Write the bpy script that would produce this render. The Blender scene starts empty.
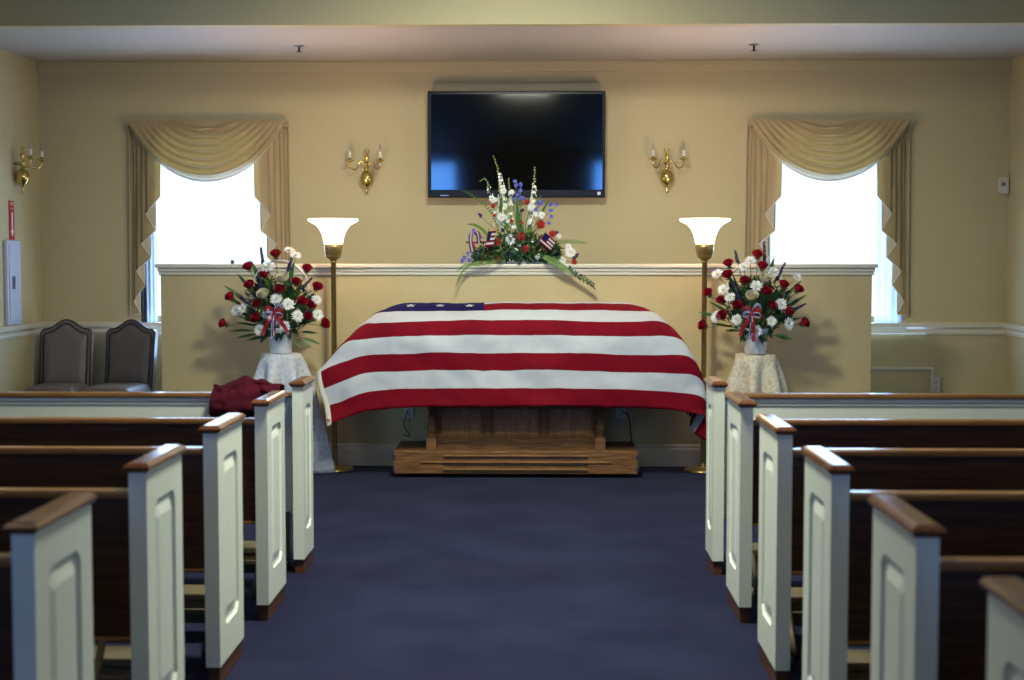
import bpy, math, random
from mathutils import Vector, Matrix, noise
random.seed(7)
C = bpy.context.scene.collection
V = Vector
PI = math.pi
# ------------------------------------------------------------------ camera (known first: used to survey points)
CH, CF, CYAW, CPIT = 1.53, 1400.0, .019, .059
def at(px, py, Y):
    """world point on the vertical plane at distance Y seen at a photograph pixel (survey helper)"""
    a = (px-512)/CF; b = (340-py)/CF
    fw = math.cos(CPIT)+b*math.sin(CPIT); up = -math.sin(CPIT)+b*math.cos(CPIT)
    c, s = math.cos(CYAW), math.sin(CYAW)
    dx, dy = a*c-fw*s, fw*c+a*s
    return V((dx*Y/dy, Y, CH+up*Y/dy))
# ------------------------------------------------------------------ materials
def lin(h):
    h = h.lstrip('#'); r = []
    for i in (0, 2, 4):
        v = int(h[i:i+2], 16)/255
        r.append(v/12.92 if v <= .04045 else ((v+.055)/1.055)**2.4)
    return (*r, 1)
def nd(nt, t, **kw):
    n = nt.nodes.new(t)
    for k, v in kw.items():
        if k in n.inputs: n.inputs[k].default_value = v
        else: setattr(n, k, v)
    return n
def mat(name, col, rough=.6, metal=0, spec=.5, col2=None, scale=8, stretch=None, bump=0, bscale=60, trans=0, sheen=0, emit=None, es=0, detail=4, alpha=1, contrast=(.35, .65), coat=0, sub=0):
    m = bpy.data.materials.new(name); m.use_nodes = True
    nt = m.node_tree; b = nt.nodes['Principled BSDF']; L = nt.links.new
    b.inputs['Base Color'].default_value = lin(col)
    b.inputs['Roughness'].default_value = rough; b.inputs['Metallic'].default_value = metal
    b.inputs['Specular IOR Level'].default_value = spec
    b.inputs['Transmission Weight'].default_value = trans
    b.inputs['Sheen Weight'].default_value = sheen
    b.inputs['Coat Weight'].default_value = coat
    b.inputs['Coat Roughness'].default_value = .12
    b.inputs['Alpha'].default_value = alpha
    if sub:
        b.inputs['Subsurface Weight'].default_value = sub; b.inputs['Subsurface Radius'].default_value = (.02, .01, .005)
    if emit:
        b.inputs['Emission Color'].default_value = lin(emit); b.inputs['Emission Strength'].default_value = es
    tc = nd(nt, 'ShaderNodeTexCoord'); mp = nd(nt, 'ShaderNodeMapping')
    L(tc.outputs['Object'], mp.inputs[0])
    if stretch: mp.inputs['Scale'].default_value = stretch
    if col2:
        n = nd(nt, 'ShaderNodeTexNoise', Scale=scale, Detail=detail); L(mp.outputs[0], n.inputs['Vector'])
        r = nd(nt, 'ShaderNodeValToRGB'); r.color_ramp.elements[0].position, r.color_ramp.elements[1].position = contrast
        r.color_ramp.elements[0].color = lin(col); r.color_ramp.elements[1].color = lin(col2)
        L(n.outputs['Fac'], r.inputs[0]); L(r.outputs[0], b.inputs['Base Color'])
    if bump:
        n = nd(nt, 'ShaderNodeTexNoise', Scale=bscale, Detail=3); L(mp.outputs[0], n.inputs['Vector'])
        bp = nd(nt, 'ShaderNodeBump', Strength=bump, Distance=.01); L(n.outputs['Fac'], bp.inputs['Height']); L(bp.outputs[0], b.inputs['Normal'])
    return m
M = {}
M['wall'] = mat('wall_paint', '#C0B388', .55, col2='#C4B78C', scale=1.5, bump=.04, bscale=90)
M['knee'] = mat('partition_paint', '#C8B78A', .6, col2='#C2B082', scale=3, bump=.04, bscale=90)
M['ceil'] = mat('ceiling_paint', '#B9B6AE', .7, bump=.05, bscale=120)
M['trim'] = mat('trim_paint', '#D6CFBA', .35)
M['carpet'] = mat('navy_carpet', '#191B36', .95, spec=.05, col2='#22253F', scale=2.2, bump=.5, bscale=400, sheen=.04, detail=6)
M['white'] = mat('pew_white', '#D2D9CF', .35, col2='#D9DFD5', scale=2, bump=.03, bscale=30)
M['cap'] = mat('cap_oak', '#4E2C18', .2, col2='#6A4026', scale=9, stretch=(9, .7, 9), coat=.6, bump=.05, bscale=30)
M['rail'] = mat('rail_oak', '#8A6238', .25, col2='#75502B', scale=9, stretch=(.6, 9, 9), coat=.5, bump=.05, bscale=30)
M['oak'] = mat('back_oak', '#2E1C10', .4, spec=.25, col2='#442B19', scale=7, stretch=(.5, 4, 9), bump=.1, bscale=40, detail=8)
M['plinth'] = mat('plinth_oak', '#5A3820', .45, col2='#442816', scale=9, stretch=(.6, .6, 9))
M['tan'] = mat('kneeler_tan', '#4E4532', .6, col2='#584E3A', scale=8)
M['bier'] = mat('bier_oak', '#553A22', .45, spec=.25, col2='#7C5836', scale=9, stretch=(.7, 5, 9), bump=.15, bscale=40, detail=8)
M['bierpanel_lit'] = mat('bier_oak_lit', '#7A5434', .4, spec=.35, col2='#94693F', scale=9, stretch=(5, 5, .8), bump=.1, bscale=40, detail=8)  # bier oak with light put into the colour, offsetting the casket's shade
M['bierdark'] = mat('bier_groove', '#2B1A0E', .5)
M['red'] = mat('flag_red', '#740319', .85, spec=.15, bump=.55, bscale=13, col2='#6B0318', scale=5)
M['flagwhite'] = mat('flag_white', '#B9BCC2', .8, bump=.55, bscale=13, col2='#B2B6BE', scale=5)
M['navy'] = mat('flag_blue', '#16124A', .85, spec=.15, bump=.55, bscale=13)
M['header'] = mat('flag_header', '#DAD4C2', .8)
M['brass'] = mat('antique_brass', '#A8935C', .34, .75)
M['gold'] = mat('polished_brass', '#CDB26A', .16, .9)
M['candle'] = mat('candle_sleeve', '#E8E4DA', .5)
M['bulb'] = mat('clear_bulb', '#E9E6DD', .05, trans=.85)
M['shade'] = mat('opal_glass', '#FFF3E2', .3, emit='#FFD0B0', es=7)
M['fabric'] = None
M['chair'] = mat('grey_vinyl', '#6A5F5B', .42, col2='#736763', scale=5, bump=.08, bscale=200)
M['piping'] = mat('dark_piping', '#343032', .4)
M['chairleg'] = mat('dark_wood', '#2A1D14', .35)
M['bezel'] = mat('black_bezel', '#07080A', .3, spec=.25)
M['screen'] = mat('lcd_screen', '#030303', .055, spec=.8)
M['maroon'] = mat('maroon_cloth', '#3A0A18', .9, spec=.1, col2='#440D1E', scale=8, bump=.2, bscale=300)
M['vase'] = mat('white_vase', '#DDE0E6', .35)
M['wicker'] = mat('white_wicker', '#E2E0DC', .5)
M['rose'] = mat('red_rose', '#B00828', .6, col2='#8E0520', scale=40, sub=.1)
M['carn'] = mat('red_carnation', '#C8121C', .6, col2='#A00C16', scale=60, sheen=.3)
M['wrose'] = mat('cream_rose', '#E6E0C6', .6, col2='#D8D2B0', scale=40)
M['mum'] = mat('white_mum', '#F1F1EE', .55)
M['mumc'] = mat('mum_centre', '#C7CF7A', .6)
M['lark'] = mat('larkspur_white', '#DFE8CB', .6, col2='#F2F4EA', scale=60)
M['bud'] = mat('green_bud', '#A8BE74', .6)
M['blue'] = mat('blue_delphinium', '#5A5CC0', .6, col2='#7C80D8', scale=70)
M['purple'] = mat('purple_statice', '#2E2352', .7, col2='#43306E', scale=80)
M['leaf'] = mat('leaf_green', '#2C5226', .45, col2='#3E6C30', scale=20)
M['leafd'] = mat('leaf_dark', '#1B3A1E', .5, col2='#2B4E28', scale=20)
M['fern'] = mat('fern_green', '#5E8228', .5, col2='#48701F', scale=20)
M['stem'] = mat('stem_green', '#5F7C3A', .5)
M['ribred'] = mat('ribbon_red', '#8C0E18', .35, sheen=.3)
M['ribwhite'] = mat('ribbon_white', '#B9B9C6', .35)
M['ribblue'] = mat('ribbon_blue', '#141E5A', .35)
M['metalwhite'] = mat('cabinet_white', '#C6CBE0', .35)
M['outlet'] = mat('outlet_plate', '#CFCBBE', .4)
M['dark'] = mat('dark_slot', '#15151A', .5)
M['teal'] = mat('teal_plastic', '#1F3A4A', .4)
M['signred'] = mat('sign_red', '#B8202A', .45)
M['signwhite'] = mat('sign_white', '#E6E6EC', .45)
M['steel'] = mat('steel', '#7F8890', .3, 1)
M['cord'] = mat('black_cord', '#18181A', .6)
M['fixture'] = mat('light_diffuser', '#FFF0DC', .5, emit='#FFE2BC', es=3)
# two-sided curtain fabric: damask front, satin lining behind
def curtain_mat():
    m = mat('curtain_gold', '#BFA36A', .55, sheen=.3)
    nt = m.node_tree; b = nt.nodes['Principled BSDF']; L = nt.links.new
    tc = nd(nt, 'ShaderNodeTexCoord'); n = nd(nt, 'ShaderNodeTexNoise', Scale=260.0, Detail=2.0)
    mp = nd(nt, 'ShaderNodeMapping'); mp.inputs['Scale'].default_value = (1, 1, .1); L(tc.outputs['Object'], mp.inputs[0]); L(mp.outputs[0], n.inputs['Vector'])
    r = nd(nt, 'ShaderNodeValToRGB'); r.color_ramp.elements[0].color = lin('#A48D60'); r.color_ramp.elements[1].color = lin('#BAA47A'); L(n.outputs['Fac'], r.inputs[0])
    g = nd(nt, 'ShaderNodeNewGeometry'); mx = nd(nt, 'ShaderNodeMix', data_type='RGBA')
    L(g.outputs['Backfacing'], mx.inputs[0]); L(r.outputs[0], mx.inputs[6]); mx.inputs[7].default_value = lin('#CFC3A8'); L(mx.outputs[2], b.inputs['Base Color'])
    tr = nd(nt, 'ShaderNodeBsdfTranslucent'); tr.inputs[0].default_value = lin('#C9A557')
    ms = nd(nt, 'ShaderNodeMixShader'); ms.inputs[0].default_value = .07
    out = nt.nodes['Material Output']; L(b.outputs[0], ms.inputs[1]); L(tr.outputs[0], ms.inputs[2]); L(ms.outputs[0], out.inputs[0])
    return m
M['curtain'] = curtain_mat()
def mix_mat(name, kind2, fac, col, rough=.5):
    m = bpy.data.materials.new(name); m.use_nodes = True; nt = m.node_tree; nt.nodes.clear(); L = nt.links.new
    out = nd(nt, 'ShaderNodeOutputMaterial'); ms = nd(nt, 'ShaderNodeMixShader'); ms.inputs[0].default_value = fac
    t = nd(nt, 'ShaderNodeBsdfTransparent'); k = nd(nt, kind2); k.inputs[0].default_value = lin(col)
    if 'Roughness' in k.inputs: k.inputs['Roughness'].default_value = rough
    L(t.outputs[0], ms.inputs[1]); L(k.outputs[0], ms.inputs[2]); L(ms.outputs[0], out.inputs[0]); return m
M['glass'] = mix_mat('window_glass', 'ShaderNodeBsdfGlossy', .06, '#FFFFFF', .02)
M['sheer'] = mix_mat('sheer_voile', 'ShaderNodeBsdfTranslucent', .93, '#8E93A8')
def lace_mat(name, a, b_):
    m = mat(name, a, .75, bump=0); nt = m.node_tree; b = nt.nodes['Principled BSDF']; L = nt.links.new
    tc = nd(nt, 'ShaderNodeTexCoord')
    v = nd(nt, 'ShaderNodeTexVoronoi', Scale=22.0, feature='DISTANCE_TO_EDGE'); L(tc.outputs['Object'], v.inputs['Vector'])
    w = nd(nt, 'ShaderNodeTexVoronoi', Scale=70.0); L(tc.outputs['Object'], w.inputs['Vector'])
    n = nd(nt, 'ShaderNodeTexNoise', Scale=6.0); L(tc.outputs['Object'], n.inputs['Vector'])
    mu = nd(nt, 'ShaderNodeMath', operation='MULTIPLY'); L(w.outputs['Distance'], mu.inputs[0]); L(n.outputs['Fac'], mu.inputs[1])
    ad = nd(nt, 'ShaderNodeMath', operation='ADD'); L(mu.outputs[0], ad.inputs[0]); L(v.outputs['Distance'], ad.inputs[1])
    r = nd(nt, 'ShaderNodeValToRGB'); r.color_ramp.elements[0].position = .1; r.color_ramp.elements[1].position = .55
    r.color_ramp.elements[0].color = lin(a); r.color_ramp.elements[1].color = lin(b_); L(ad.outputs[0], r.inputs[0]); L(r.outputs[0], b.inputs['Base Color'])
    bp = nd(nt, 'ShaderNodeBump', Strength=.4, Distance=.006); L(ad.outputs[0], bp.inputs['Height']); L(bp.outputs[0], b.inputs['Normal'])
    return m
M['lacew'] = lace_mat('white_lace', '#DADFE9', '#BFC4CC')
M['laceb'] = lace_mat('cream_lace', '#DDD7C8', '#C2B59B')
# ------------------------------------------------------------------ mesh builder
class MB:
    def __init__(s): s.v = []; s.f = []; s.m = []; s.sm = []
    def add(s, vs, fs, m=0, smooth=False, mx=None):
        o = len(s.v)
        s.v += [tuple(mx @ V(p)) if mx else tuple(p) for p in vs]
        for f in fs: s.f.append([o+i for i in f]); s.m.append(m); s.sm.append(smooth)
    def box(s, a, b, m=0, mx=None, bev=0):
        x0, y0, z0 = [min(a[i], b[i]) for i in range(3)]; x1, y1, z1 = [max(a[i], b[i]) for i in range(3)]
        if bev <= 0:
            vs = [(x, y, z) for z in (z0, z1) for y in (y0, y1) for x in (x0, x1)]
            s.add(vs, [(0, 2, 3, 1), (4, 5, 7, 6), (0, 1, 5, 4), (2, 6, 7, 3), (0, 4, 6, 2), (1, 3, 7, 5)], m, False, mx); return
        e = min(bev, (x1-x0)/2.01, (y1-y0)/2.01, (z1-z0)/2.01)
        import bmesh
        bm = bmesh.new(); bmesh.ops.create_cube(bm, size=1)
        for v in bm.verts: v.co = V(((x0+x1)/2+v.co.x*(x1-x0), (y0+y1)/2+v.co.y*(y1-y0), (z0+z1)/2+v.co.z*(z1-z0)))
        bmesh.ops.bevel(bm, geom=bm.edges[:], offset=e, segments=2, affect='EDGES', profile=.6)
        bm.verts.index_update()
        s.add([v.co.copy() for v in bm.verts], [[v.index for v in f.verts] for f in bm.faces], m, False, mx); bm.free()
    def grid(s, fn, nu, nv, m=0, smooth=True, closed=False, mx=None, mf=None):
        vs = [fn(i/nu, j/nv) for j in range(nv+1) for i in range(nu+(0 if closed else 1))]
        w = nu if closed else nu+1; o = len(s.v)
        s.v += [tuple(mx @ V(p)) if mx else tuple(p) for p in vs]
        for j in range(nv):
            for i in range(nu):
                i2 = (i+1) % w if closed else i+1
                s.f.append([o+j*w+i, o+j*w+i2, o+(j+1)*w+i2, o+(j+1)*w+i]); s.m.append(mf(i, j) if mf else m); s.sm.append(smooth)
    def lathe(s, prof, n=24, c=(0, 0, 0), m=0, mx=None, smooth=True):
        """prof: (r, z) from bottom to top"""
        P = prof
        s.grid(lambda u, v: (c[0]+P[round(v*(len(P)-1))][0]*math.cos(u*2*PI), c[1]+P[round(v*(len(P)-1))][0]*math.sin(u*2*PI), c[2]+P[round(v*(len(P)-1))][1]), n, len(P)-1, m, smooth, True, mx)
    def tube(s, pts, r, n=8, m=0, mx=None, cap=True):
        pts = [V(p) for p in pts]; k = len(pts); R = r if isinstance(r, (list, tuple)) else [r]*k
        o = len(s.v); rings = []
        t0 = (pts[1]-pts[0]).normalized(); up = V((0, 0, 1)) if abs(t0.z) < .9 else V((1, 0, 0))
        a = t0.cross(up).normalized()
        for i, p in enumerate(pts):
            t = (pts[min(i+1, k-1)]-pts[max(i-1, 0)]).normalized()
            a = (a-t*a.dot(t)).normalized(); b = t.cross(a)
            rings.append([p+(a*math.cos(q*2*PI/n)+b*math.sin(q*2*PI/n))*R[i] for q in range(n)])
        vs = [p for rg in rings for p in rg]
        fs = [(i*n+q, i*n+(q+1) % n, (i+1)*n+(q+1) % n, (i+1)*n+q) for i in range(k-1) for q in range(n)]
        if cap: fs += [tuple(range(n))[::-1], tuple((k-1)*n+q for q in range(n))]
        s.add(vs, fs, m, True, mx)
    def prism(s, prof, axis, a0, a1, m=0, smooth=False):
        """extrude a closed 2-D profile along an axis: prof coords are the two other axes in order"""
        n = len(prof)
        def P(p, a):
            return (a, p[0], p[1]) if axis == 'x' else ((p[0], a, p[1]) if axis == 'y' else (p[0], p[1], a))
        s.add([P(p, a0) for p in prof]+[P(p, a1) for p in prof], [tuple(range(n)), tuple(range(n, 2*n))[::-1]]+[(i, n+i, n+(i+1) % n, (i+1) % n) for i in range(n)], m, smooth)
def link(name, mb, mats, parent=None, off=None, fix=True):
    me = bpy.data.meshes.new(name)
    o0 = V(off) if off is not None else V((0, 0, 0))
    me.from_pydata([tuple(V(p)-o0) for p in mb.v], [], mb.f)
    mats = mats if isinstance(mats, (list, tuple)) else [mats]
    for k in mats: me.materials.append(M[k])
    me.polygons.foreach_set('material_index', mb.m); me.polygons.foreach_set('use_smooth', mb.sm)
    me.update()
    if fix:
        import bmesh
        bm = bmesh.new(); bm.from_mesh(me); bmesh.ops.recalc_face_normals(bm, faces=bm.faces[:]); bm.to_mesh(me); bm.free()
    o = bpy.data.objects.new(name, me); C.objects.link(o)
    if parent is not None: o.parent = parent
    elif off is not None: o.location = o0
    return o
def thing(name, label, cat, loc=(0, 0, 0), rz=0, group=None):
    o = bpy.data.objects.new(name, None); C.objects.link(o); o.location = loc; o.rotation_euler = (0, 0, rz)
    o.empty_display_size = .1
    o['label'] = label; o['category'] = cat
    if group: o['group'] = group
    return o
def tag(o, label, cat, group=None):
    o['label'] = label; o['category'] = cat
    if group: o['group'] = group
    return o
def struct(name, mb, mats):
    o = link(name, mb, mats); o['kind'] = 'structure'; return o
def copy_tree(o, parent=None, **kw):
    c = o.copy(); C.objects.link(c)
    if parent is not None: c.parent = parent
    for ch in o.children: copy_tree(ch, c)
    return c
# ------------------------------------------------------------------ the room
XL, XR, YB, YF, ZC, ZM = -4.07, 3.78, 11.4, -5.0, 3.11, 3.62
YH = 9.72                                       # header over the alcove
b = MB(); b.box((XL-.2, YF-.2, -.1), (XR+.2, YB+.2, 0)); struct('floor', b, 'carpet')
def wall_holes(mb, axis, pos, th, a0, a1, z0, z1, holes, m=0):
    """wall slab along X at Y=pos..pos+th with rectangular holes (a,b,z,z)"""
    hs = sorted(holes); x = a0
    for (h0, h1, q0, q1) in hs:
        mb.box((x, pos, z0), (h0, pos+th, z1), m); mb.box((h0, pos, z0), (h1, pos+th, q0), m); mb.box((h0, pos, q1), (h1, pos+th, z1), m); x = h1
    mb.box((x, pos, z0), (a1, pos+th, z1), m)
W1 = (-3.20, -2.12, 1.0, 2.5); W2 = (1.84, 2.93, 1.0, 2.5)
b = MB(); wall_holes(b, 'x', YB, .18, XL-.2, XR+.2, 0, ZC+.02, [W1, W2]); struct('wall_back', b, 'wall')
RW = [(-2.6, -1.6, 1.1, 3.42), (1.05, 2.05, 1.1, 3.42)]
b = MB(); wall_holes(b, 'x', YF-.18, .18, XL-.2, XR+.2, 0, ZM+.02, RW); struct('wall_rear', b, 'wall')
SW = [(6.6, 7.8, 1.0, 2.5)]
def side_wall(name, x0, x1):
    b = MB(); wall_holes(b, 'x', 0, .2, YF, YB, 0, ZM, SW)
    b.v = [(x0+(x1-x0)*(p[1]/.2), p[0], p[2]) for p in b.v]; struct(name, b, 'wall')
side_wall('wall_left', XL-.2, XL); side_wall('wall_right', XR, XR+.2)
b = MB(); b.box((XL-.2, YF, ZM), (XR+.2, YH, ZM+.15)); struct('ceiling', b, 'ceil')
b = MB(); b.box((XL, YH, ZC), (XR, YB, ZC+.12)); struct('ceiling_alcove', b, 'ceil')
b = MB(); b.box((XL, YH-.1, ZC), (XR, YH, ZM)); struct('wall_header', b, 'wall')
# crown step along the back wall
b = MB(); b.box((XL, YB-.03, ZC-.09), (XR, YB, ZC), bev=.008); struct('trim_1', b, 'wall')
# chair rails
def rail_prof(y, s=1):
    return [(y, .905), (y-.012*s, .905), (y-.016*s, .925), (y-.012*s, .935), (y-.014*s, .95), (y-.03*s, .965), (y-.032*s, .995), (y-.02*s, 1.003), (y, 1.003)]
b = MB()
for x0, x1 in ((XL, W1[0]-.06), (W1[1]+.06, W2[0]-.06), (W2[1]+.04, XR)): b.prism(rail_prof(YB), 'x', x0, x1)
struct('trim_2', b, 'trim')
b = MB(); b.prism([(XL+(YB-p[0]), p[1]) for p in rail_prof(YB)], 'y', YF, YB); struct('trim_3', b, 'trim')
b = MB(); b.prism([(XR-(YB-p[0]), p[1]) for p in rail_prof(YB)], 'y', YF, YB); struct('trim_4', b, 'trim')
def base_prof(y): return [(y, 0), (y-.018, 0), (y-.018, .12), (y-.012, .135), (y-.012, .15), (y-.004, .162), (y, .162)]
b = MB(); b.prism(base_prof(YB), 'x', XL, XR); struct('baseboard_back', b, 'trim')
b = MB(); b.prism([(XL+(YB-p[0]), p[1]) for p in base_prof(YB)], 'y', YF, YB); struct('baseboard_left', b, 'trim')
b = MB(); b.prism([(XR-(YB-p[0]), p[1]) for p in base_prof(YB)], 'y', YF, YB); struct('baseboard_right', b, 'trim')
# half-height partition
YK = 10.22; KX0, KX1, KT = -2.77, 2.42, .16
b = MB(); b.box((KX0, YK, 0), (KX1, YK+KT, 1.425)); kw = struct('wall_partition', b, 'knee')
b = MB()
b.box((KX0-.035, YK-.035, 1.452), (KX1+.035, YK+KT+.035, 1.482), bev=.008)
b.box((KX0-.02, YK-.02, 1.425), (KX1+.02, YK+KT+.02, 1.452), bev=.006)
b.box((KX0-.012, YK-.012, 1.40), (KX1+.012, YK+KT+.012, 1.425), bev=.005)
struct('trim_5', b, 'trim')
b = MB(); b.prism(base_prof(YK), 'x', KX0, KX1); struct('baseboard_partition', b, 'trim')
# windows
def window(n, W, y, sgn=1, th=.18):
    r = bpy.data.objects.new('window_%d' % n, None); C.objects.link(r); r['kind'] = 'structure'
    x0, x1, z0, z1 = W
    f = MB(); y0, y1 = (y+.05, y+.1)
    for a, c in (((x0, y0, z0), (x0+.045, y1, z1)), ((x1-.045, y0, z0), (x1, y1, z1)), ((x0+.045, y0, z0), (x1-.045, y1, z0+.05)), ((x0+.045, y0, z1-.05), (x1-.045, y1, z1))): f.box(a, c)
    link('window_frame', f, 'trim', r)
    for a, c in (((z0+.05), z1-.05),):
        g = MB(); g.box((x0+.045, y+.072, a), (x1-.045, y+.078, c)); link('pane', g, 'glass', r)
    s = MB()
    yi = y-.05 if sgn > 0 else y+th+.05
    s.box((x0-.04, min(yi, y+.05), z0-.035), (x1+.04, max(yi, y+.05), z0-.001), bev=.006)
    if sgn > 0: s.box((x0-.05, y-.02, z0-.09), (x1+.05, y, z0-.035), bev=.005)
    link('window_sill', s, 'trim', r)
    return r
window(1, W1, YB); window(2, W2, YB)
window(3, RW[0], YF-.18, -1); window(4, RW[1], YF-.18, -1)
w5 = window(5, (-.6, .6, 1.0, 2.5), 0); w5.location = (XL, 7.2, 0); w5.rotation_euler = (0, 0, PI/2)
w6 = window(6, (-.6, .6, 1.0, 2.5), 0); w6.location = (XR, 7.2, 0); w6.rotation_euler = (0, 0, -PI/2)
# ------------------------------------------------------------------ curtains
def make_curtain(cx, label, bottoms=(1.05, 1.05)):
    w = .645; top = 2.632; Y = YB-.09
    root = thing('swag_curtain', label, 'curtain', (cx, YB, 0), 0, 'gold swag curtains of the two windows')
    off = (0, 0, 0)
    # mounting board with returns
    bb = MB(); bb.box((-w, -.10, top-.05), (w, -.002, top), bev=.005); link('curtain_board', bb, 'curtain', root)
    # swag
    sw = MB(); nf = 7.0
    def S(u, v):
        q = 2*u-1
        e = v*nf; fold = abs(math.sin(e*PI)) ** .6
        wd = w*(.30+.70*v**.75); sag = .045+.425*v
        a = abs(q)
        x = wd*q; z = top-.004-sag*(1-a**2.3)
        amp = .055*(1-a**3)*(.6+.4*v)
        bulge = .045*math.sin(min(v*1.1, 1)*PI*.85)*(1-a*a)
        y = -.105-bulge-amp*fold-.012*(1-a)
        z += -.020*(1-a)*math.sin(e*2*PI)+.004*math.sin(9*q+v*5)*(1-a)
        return (x, y, z)
    sw.grid(S, 40, 96)
    o = link('swag', sw, 'curtain', root, fix=False)
    # flat fabric above the first fold
    fl = MB(); fl.grid(lambda u, v: ((2*u-1)*w*.98, -.104-.003*math.sin(u*40), top-.002-.16*v*(1-(2*u-1)**2)), 30, 4); link('swag_backing', fl, 'curtain', root)
    # lining lip of the swag
    lp = MB()
    def LP(u, v):
        p = V(S(u, 1)); q = 2*u-1; k = (1-abs(q)**2.3)
        return (p.x*(1+.0*v), p.y+.008+.012*v, p.z-.018*v*k)
    lp.grid(LP, 40, 3); link('swag_lining', lp, 'sheer2', root)
    # jabots: accordion pleats with a slanted hem
    for sd in (-1, 1):
        jb = MB(); key = []
        x = 0; npl = 5; tip = [.085, .125, .175, .215, .262]; back = [.045, .085, .13, .172]
        xs = [0, .085, .03, .13, .06, .185, .105, .232, .15, .275]
        L_ = [0]
        for k in range(1, len(xs)): L_.append(L_[-1]+abs(xs[k]-xs[k-1]))
        tot = L_[-1]
        hemz = []
        for k in range(len(xs)):
            f = L_[k]/tot
            zz = 1.055 + (f ** .95)*1.13
            if k == 0: zz = 1.055
            if k == 1: zz = 1.065
            hemz.append(zz)
        hemz = [1.055, 1.07, 1.17, 1.31, 1.42, 1.53, 1.64, 1.745, 1.88, 2.02]
        cols = []
        for k in range(len(xs)-1):
            n = 6
            for j in range(n+(1 if k == len(xs)-2 else 0)):
                f = j/n
                xx = xs[k]+(xs[k+1]-xs[k])*f; hz = hemz[k]+(hemz[k+1]-hemz[k])*f
                lay = (k+f)*.0085
                rnd = .003*math.sin(f*PI)*(-1 if k % 2 == 0 else 0)
                cols.append((xx, -.018-lay+rnd, hz))
        nc = len(cols)-1
        def J(u, v):
            c = cols[round(u*nc)]
            flare = 1+.0*v
            zt = top-.012
            z = zt+(c[2]-zt)*v
            x = sd*(w+.012*v-c[0])
            return (x, c[1]-.004*math.sin(v*7+c[0]*30), z)
        jb.grid(J, nc, 24, closed=False)
        ob = link('jabot', jb, 'curtain', root, fix=False)
        if sd < 0:
            pass
        me = ob.data
        # orient so that forward runs show the damask side
        fw = sum(p.normal.y*p.area for p in me.polygons if (p.center.x, 1) and True)
        if fw > 0: me.flip_normals()
        hp = [V(J(q/nc, 1)) for q in range(nc+1)]
        he = MB(); he.tube(hp, .0028, 5); link('hem_edge', he, 'lining_edge', root)
        # narrow return to the wall
        rt = MB(); rt.grid(lambda u, v: (sd*(w+.012*v+.004*math.sin(u*9)), -.045+.043*u, top-.012-(top-.012-1.055)*v), 3, 12); link('curtain_return', rt, 'curtain', root)
    # orient swag
    me = o.data
    if sum(p.normal.y*p.area for p in me.polygons) > 0: me.flip_normals()
    return root
M['lining_edge'] = mat('lining_edge', '#E8E4DC', .5)
M['sheer2'] = mat('satin_lining', '#CDC6BC', .4, trans=0, sheen=.3, emit='#BFD0F0', es=.0)
make_curtain(-2.675, 'gold swag and tail curtain over the window behind the grey chairs')
make_curtain(2.325, 'gold swag and tail curtain over the window nearest the low wall outlet')
def sheer(x0, x1, label):
    mb = MB(); n = 30
    mb.grid(lambda u, v: (x0+(x1-x0)*u, YB-.010+.005*math.sin(u*n*.8)+.002*math.sin(v*4+u*9), 2.42-(2.42-.985)*v), n*3, 10)
    return tag(link('sheer_curtain', mb, 'sheer'), label, 'curtain', 'white sheers inside the windows')
sheer(W1[0]-.05, W1[0]+.085, 'white sheer voile panel at the outer side of the window behind the grey chairs')
sheer(W2[1]-.21, W2[1]+.01, 'white sheer voile panel at the outer side of the window nearest the wall outlet')
# ------------------------------------------------------------------ pews
PT = .908                                     # end panel top
def end_panel(mb, x0, x1, y0, y1, z0, z1, side):
    """end board with a routed raised panel on the side facing x = (x1 if side>0 else x0)"""
    xf = x1 if side > 0 else x0; xb = x0 if side > 0 else x1
    mb.add([(xb, y0, z0), (xb, y1, z0), (xb, y1, z1), (xb, y0, z1), (xf, y0, z0), (xf, y1, z0), (xf, y1, z1), (xf, y0, z1)],
           [(0, 1, 2, 3), (0, 4, 5, 1), (3, 2, 6, 7), (0, 3, 7, 4), (1, 5, 6, 2)], 0)
    def ring(my, mz0, mz1, ch, d):
        a0, a1, c0, c1 = y0+my, y1-my, z0+mz0, z1-mz1
        pts = [(a0, c0+ch), (a0, c1-ch), (a0+ch*.45, c1-ch*.45), (a0+ch, c1), (a1-ch, c1), (a1-ch*.45, c1-ch*.45), (a1, c1-ch), (a1, c0+ch), (a1-ch, c0), (a0+ch, c0)]
        return [(xf-side*d, p[0], p[1]) for p in pts]
    o = [(xf, y0, z0), (xf, y0, z1), (xf, y0, z1), (xf, y0, z1), (xf, y1, z1), (xf, y1, z1), (xf, y1, z1), (xf, y1, z0), (xf, y1, z0), (xf, y0, z0)]
    R = [o, ring(.085, .13, .095, .03, 0), ring(.090, .135, .1, .03, .008), ring(.1, .145, .11, .028, .010), ring(.135, .19, .15, .012, .001)]
    if y1-y0 < .33: R = [o, ring(.065, .13, .095, .025, 0), ring(.069, .135, .1, .025, .008), ring(.077, .145, .11, .022, .010), ring(.105, .19, .15, .01, .001)]
    for a, c in zip(R, R[1:]):
        n = len(a)
        for i in range(n):
            j = (i+1) % n
            q = [a[i], a[j], c[j], c[i]]
            u = []
            for p in q:
                if not u or (V(p)-V(u[-1])).length > 1e-6: u.append(p)
            if len(u) >= 3: mb.add(u, [tuple(range(len(u)))])
    mb.add(R[-1], [tuple(range(len(R[-1])))])
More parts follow.
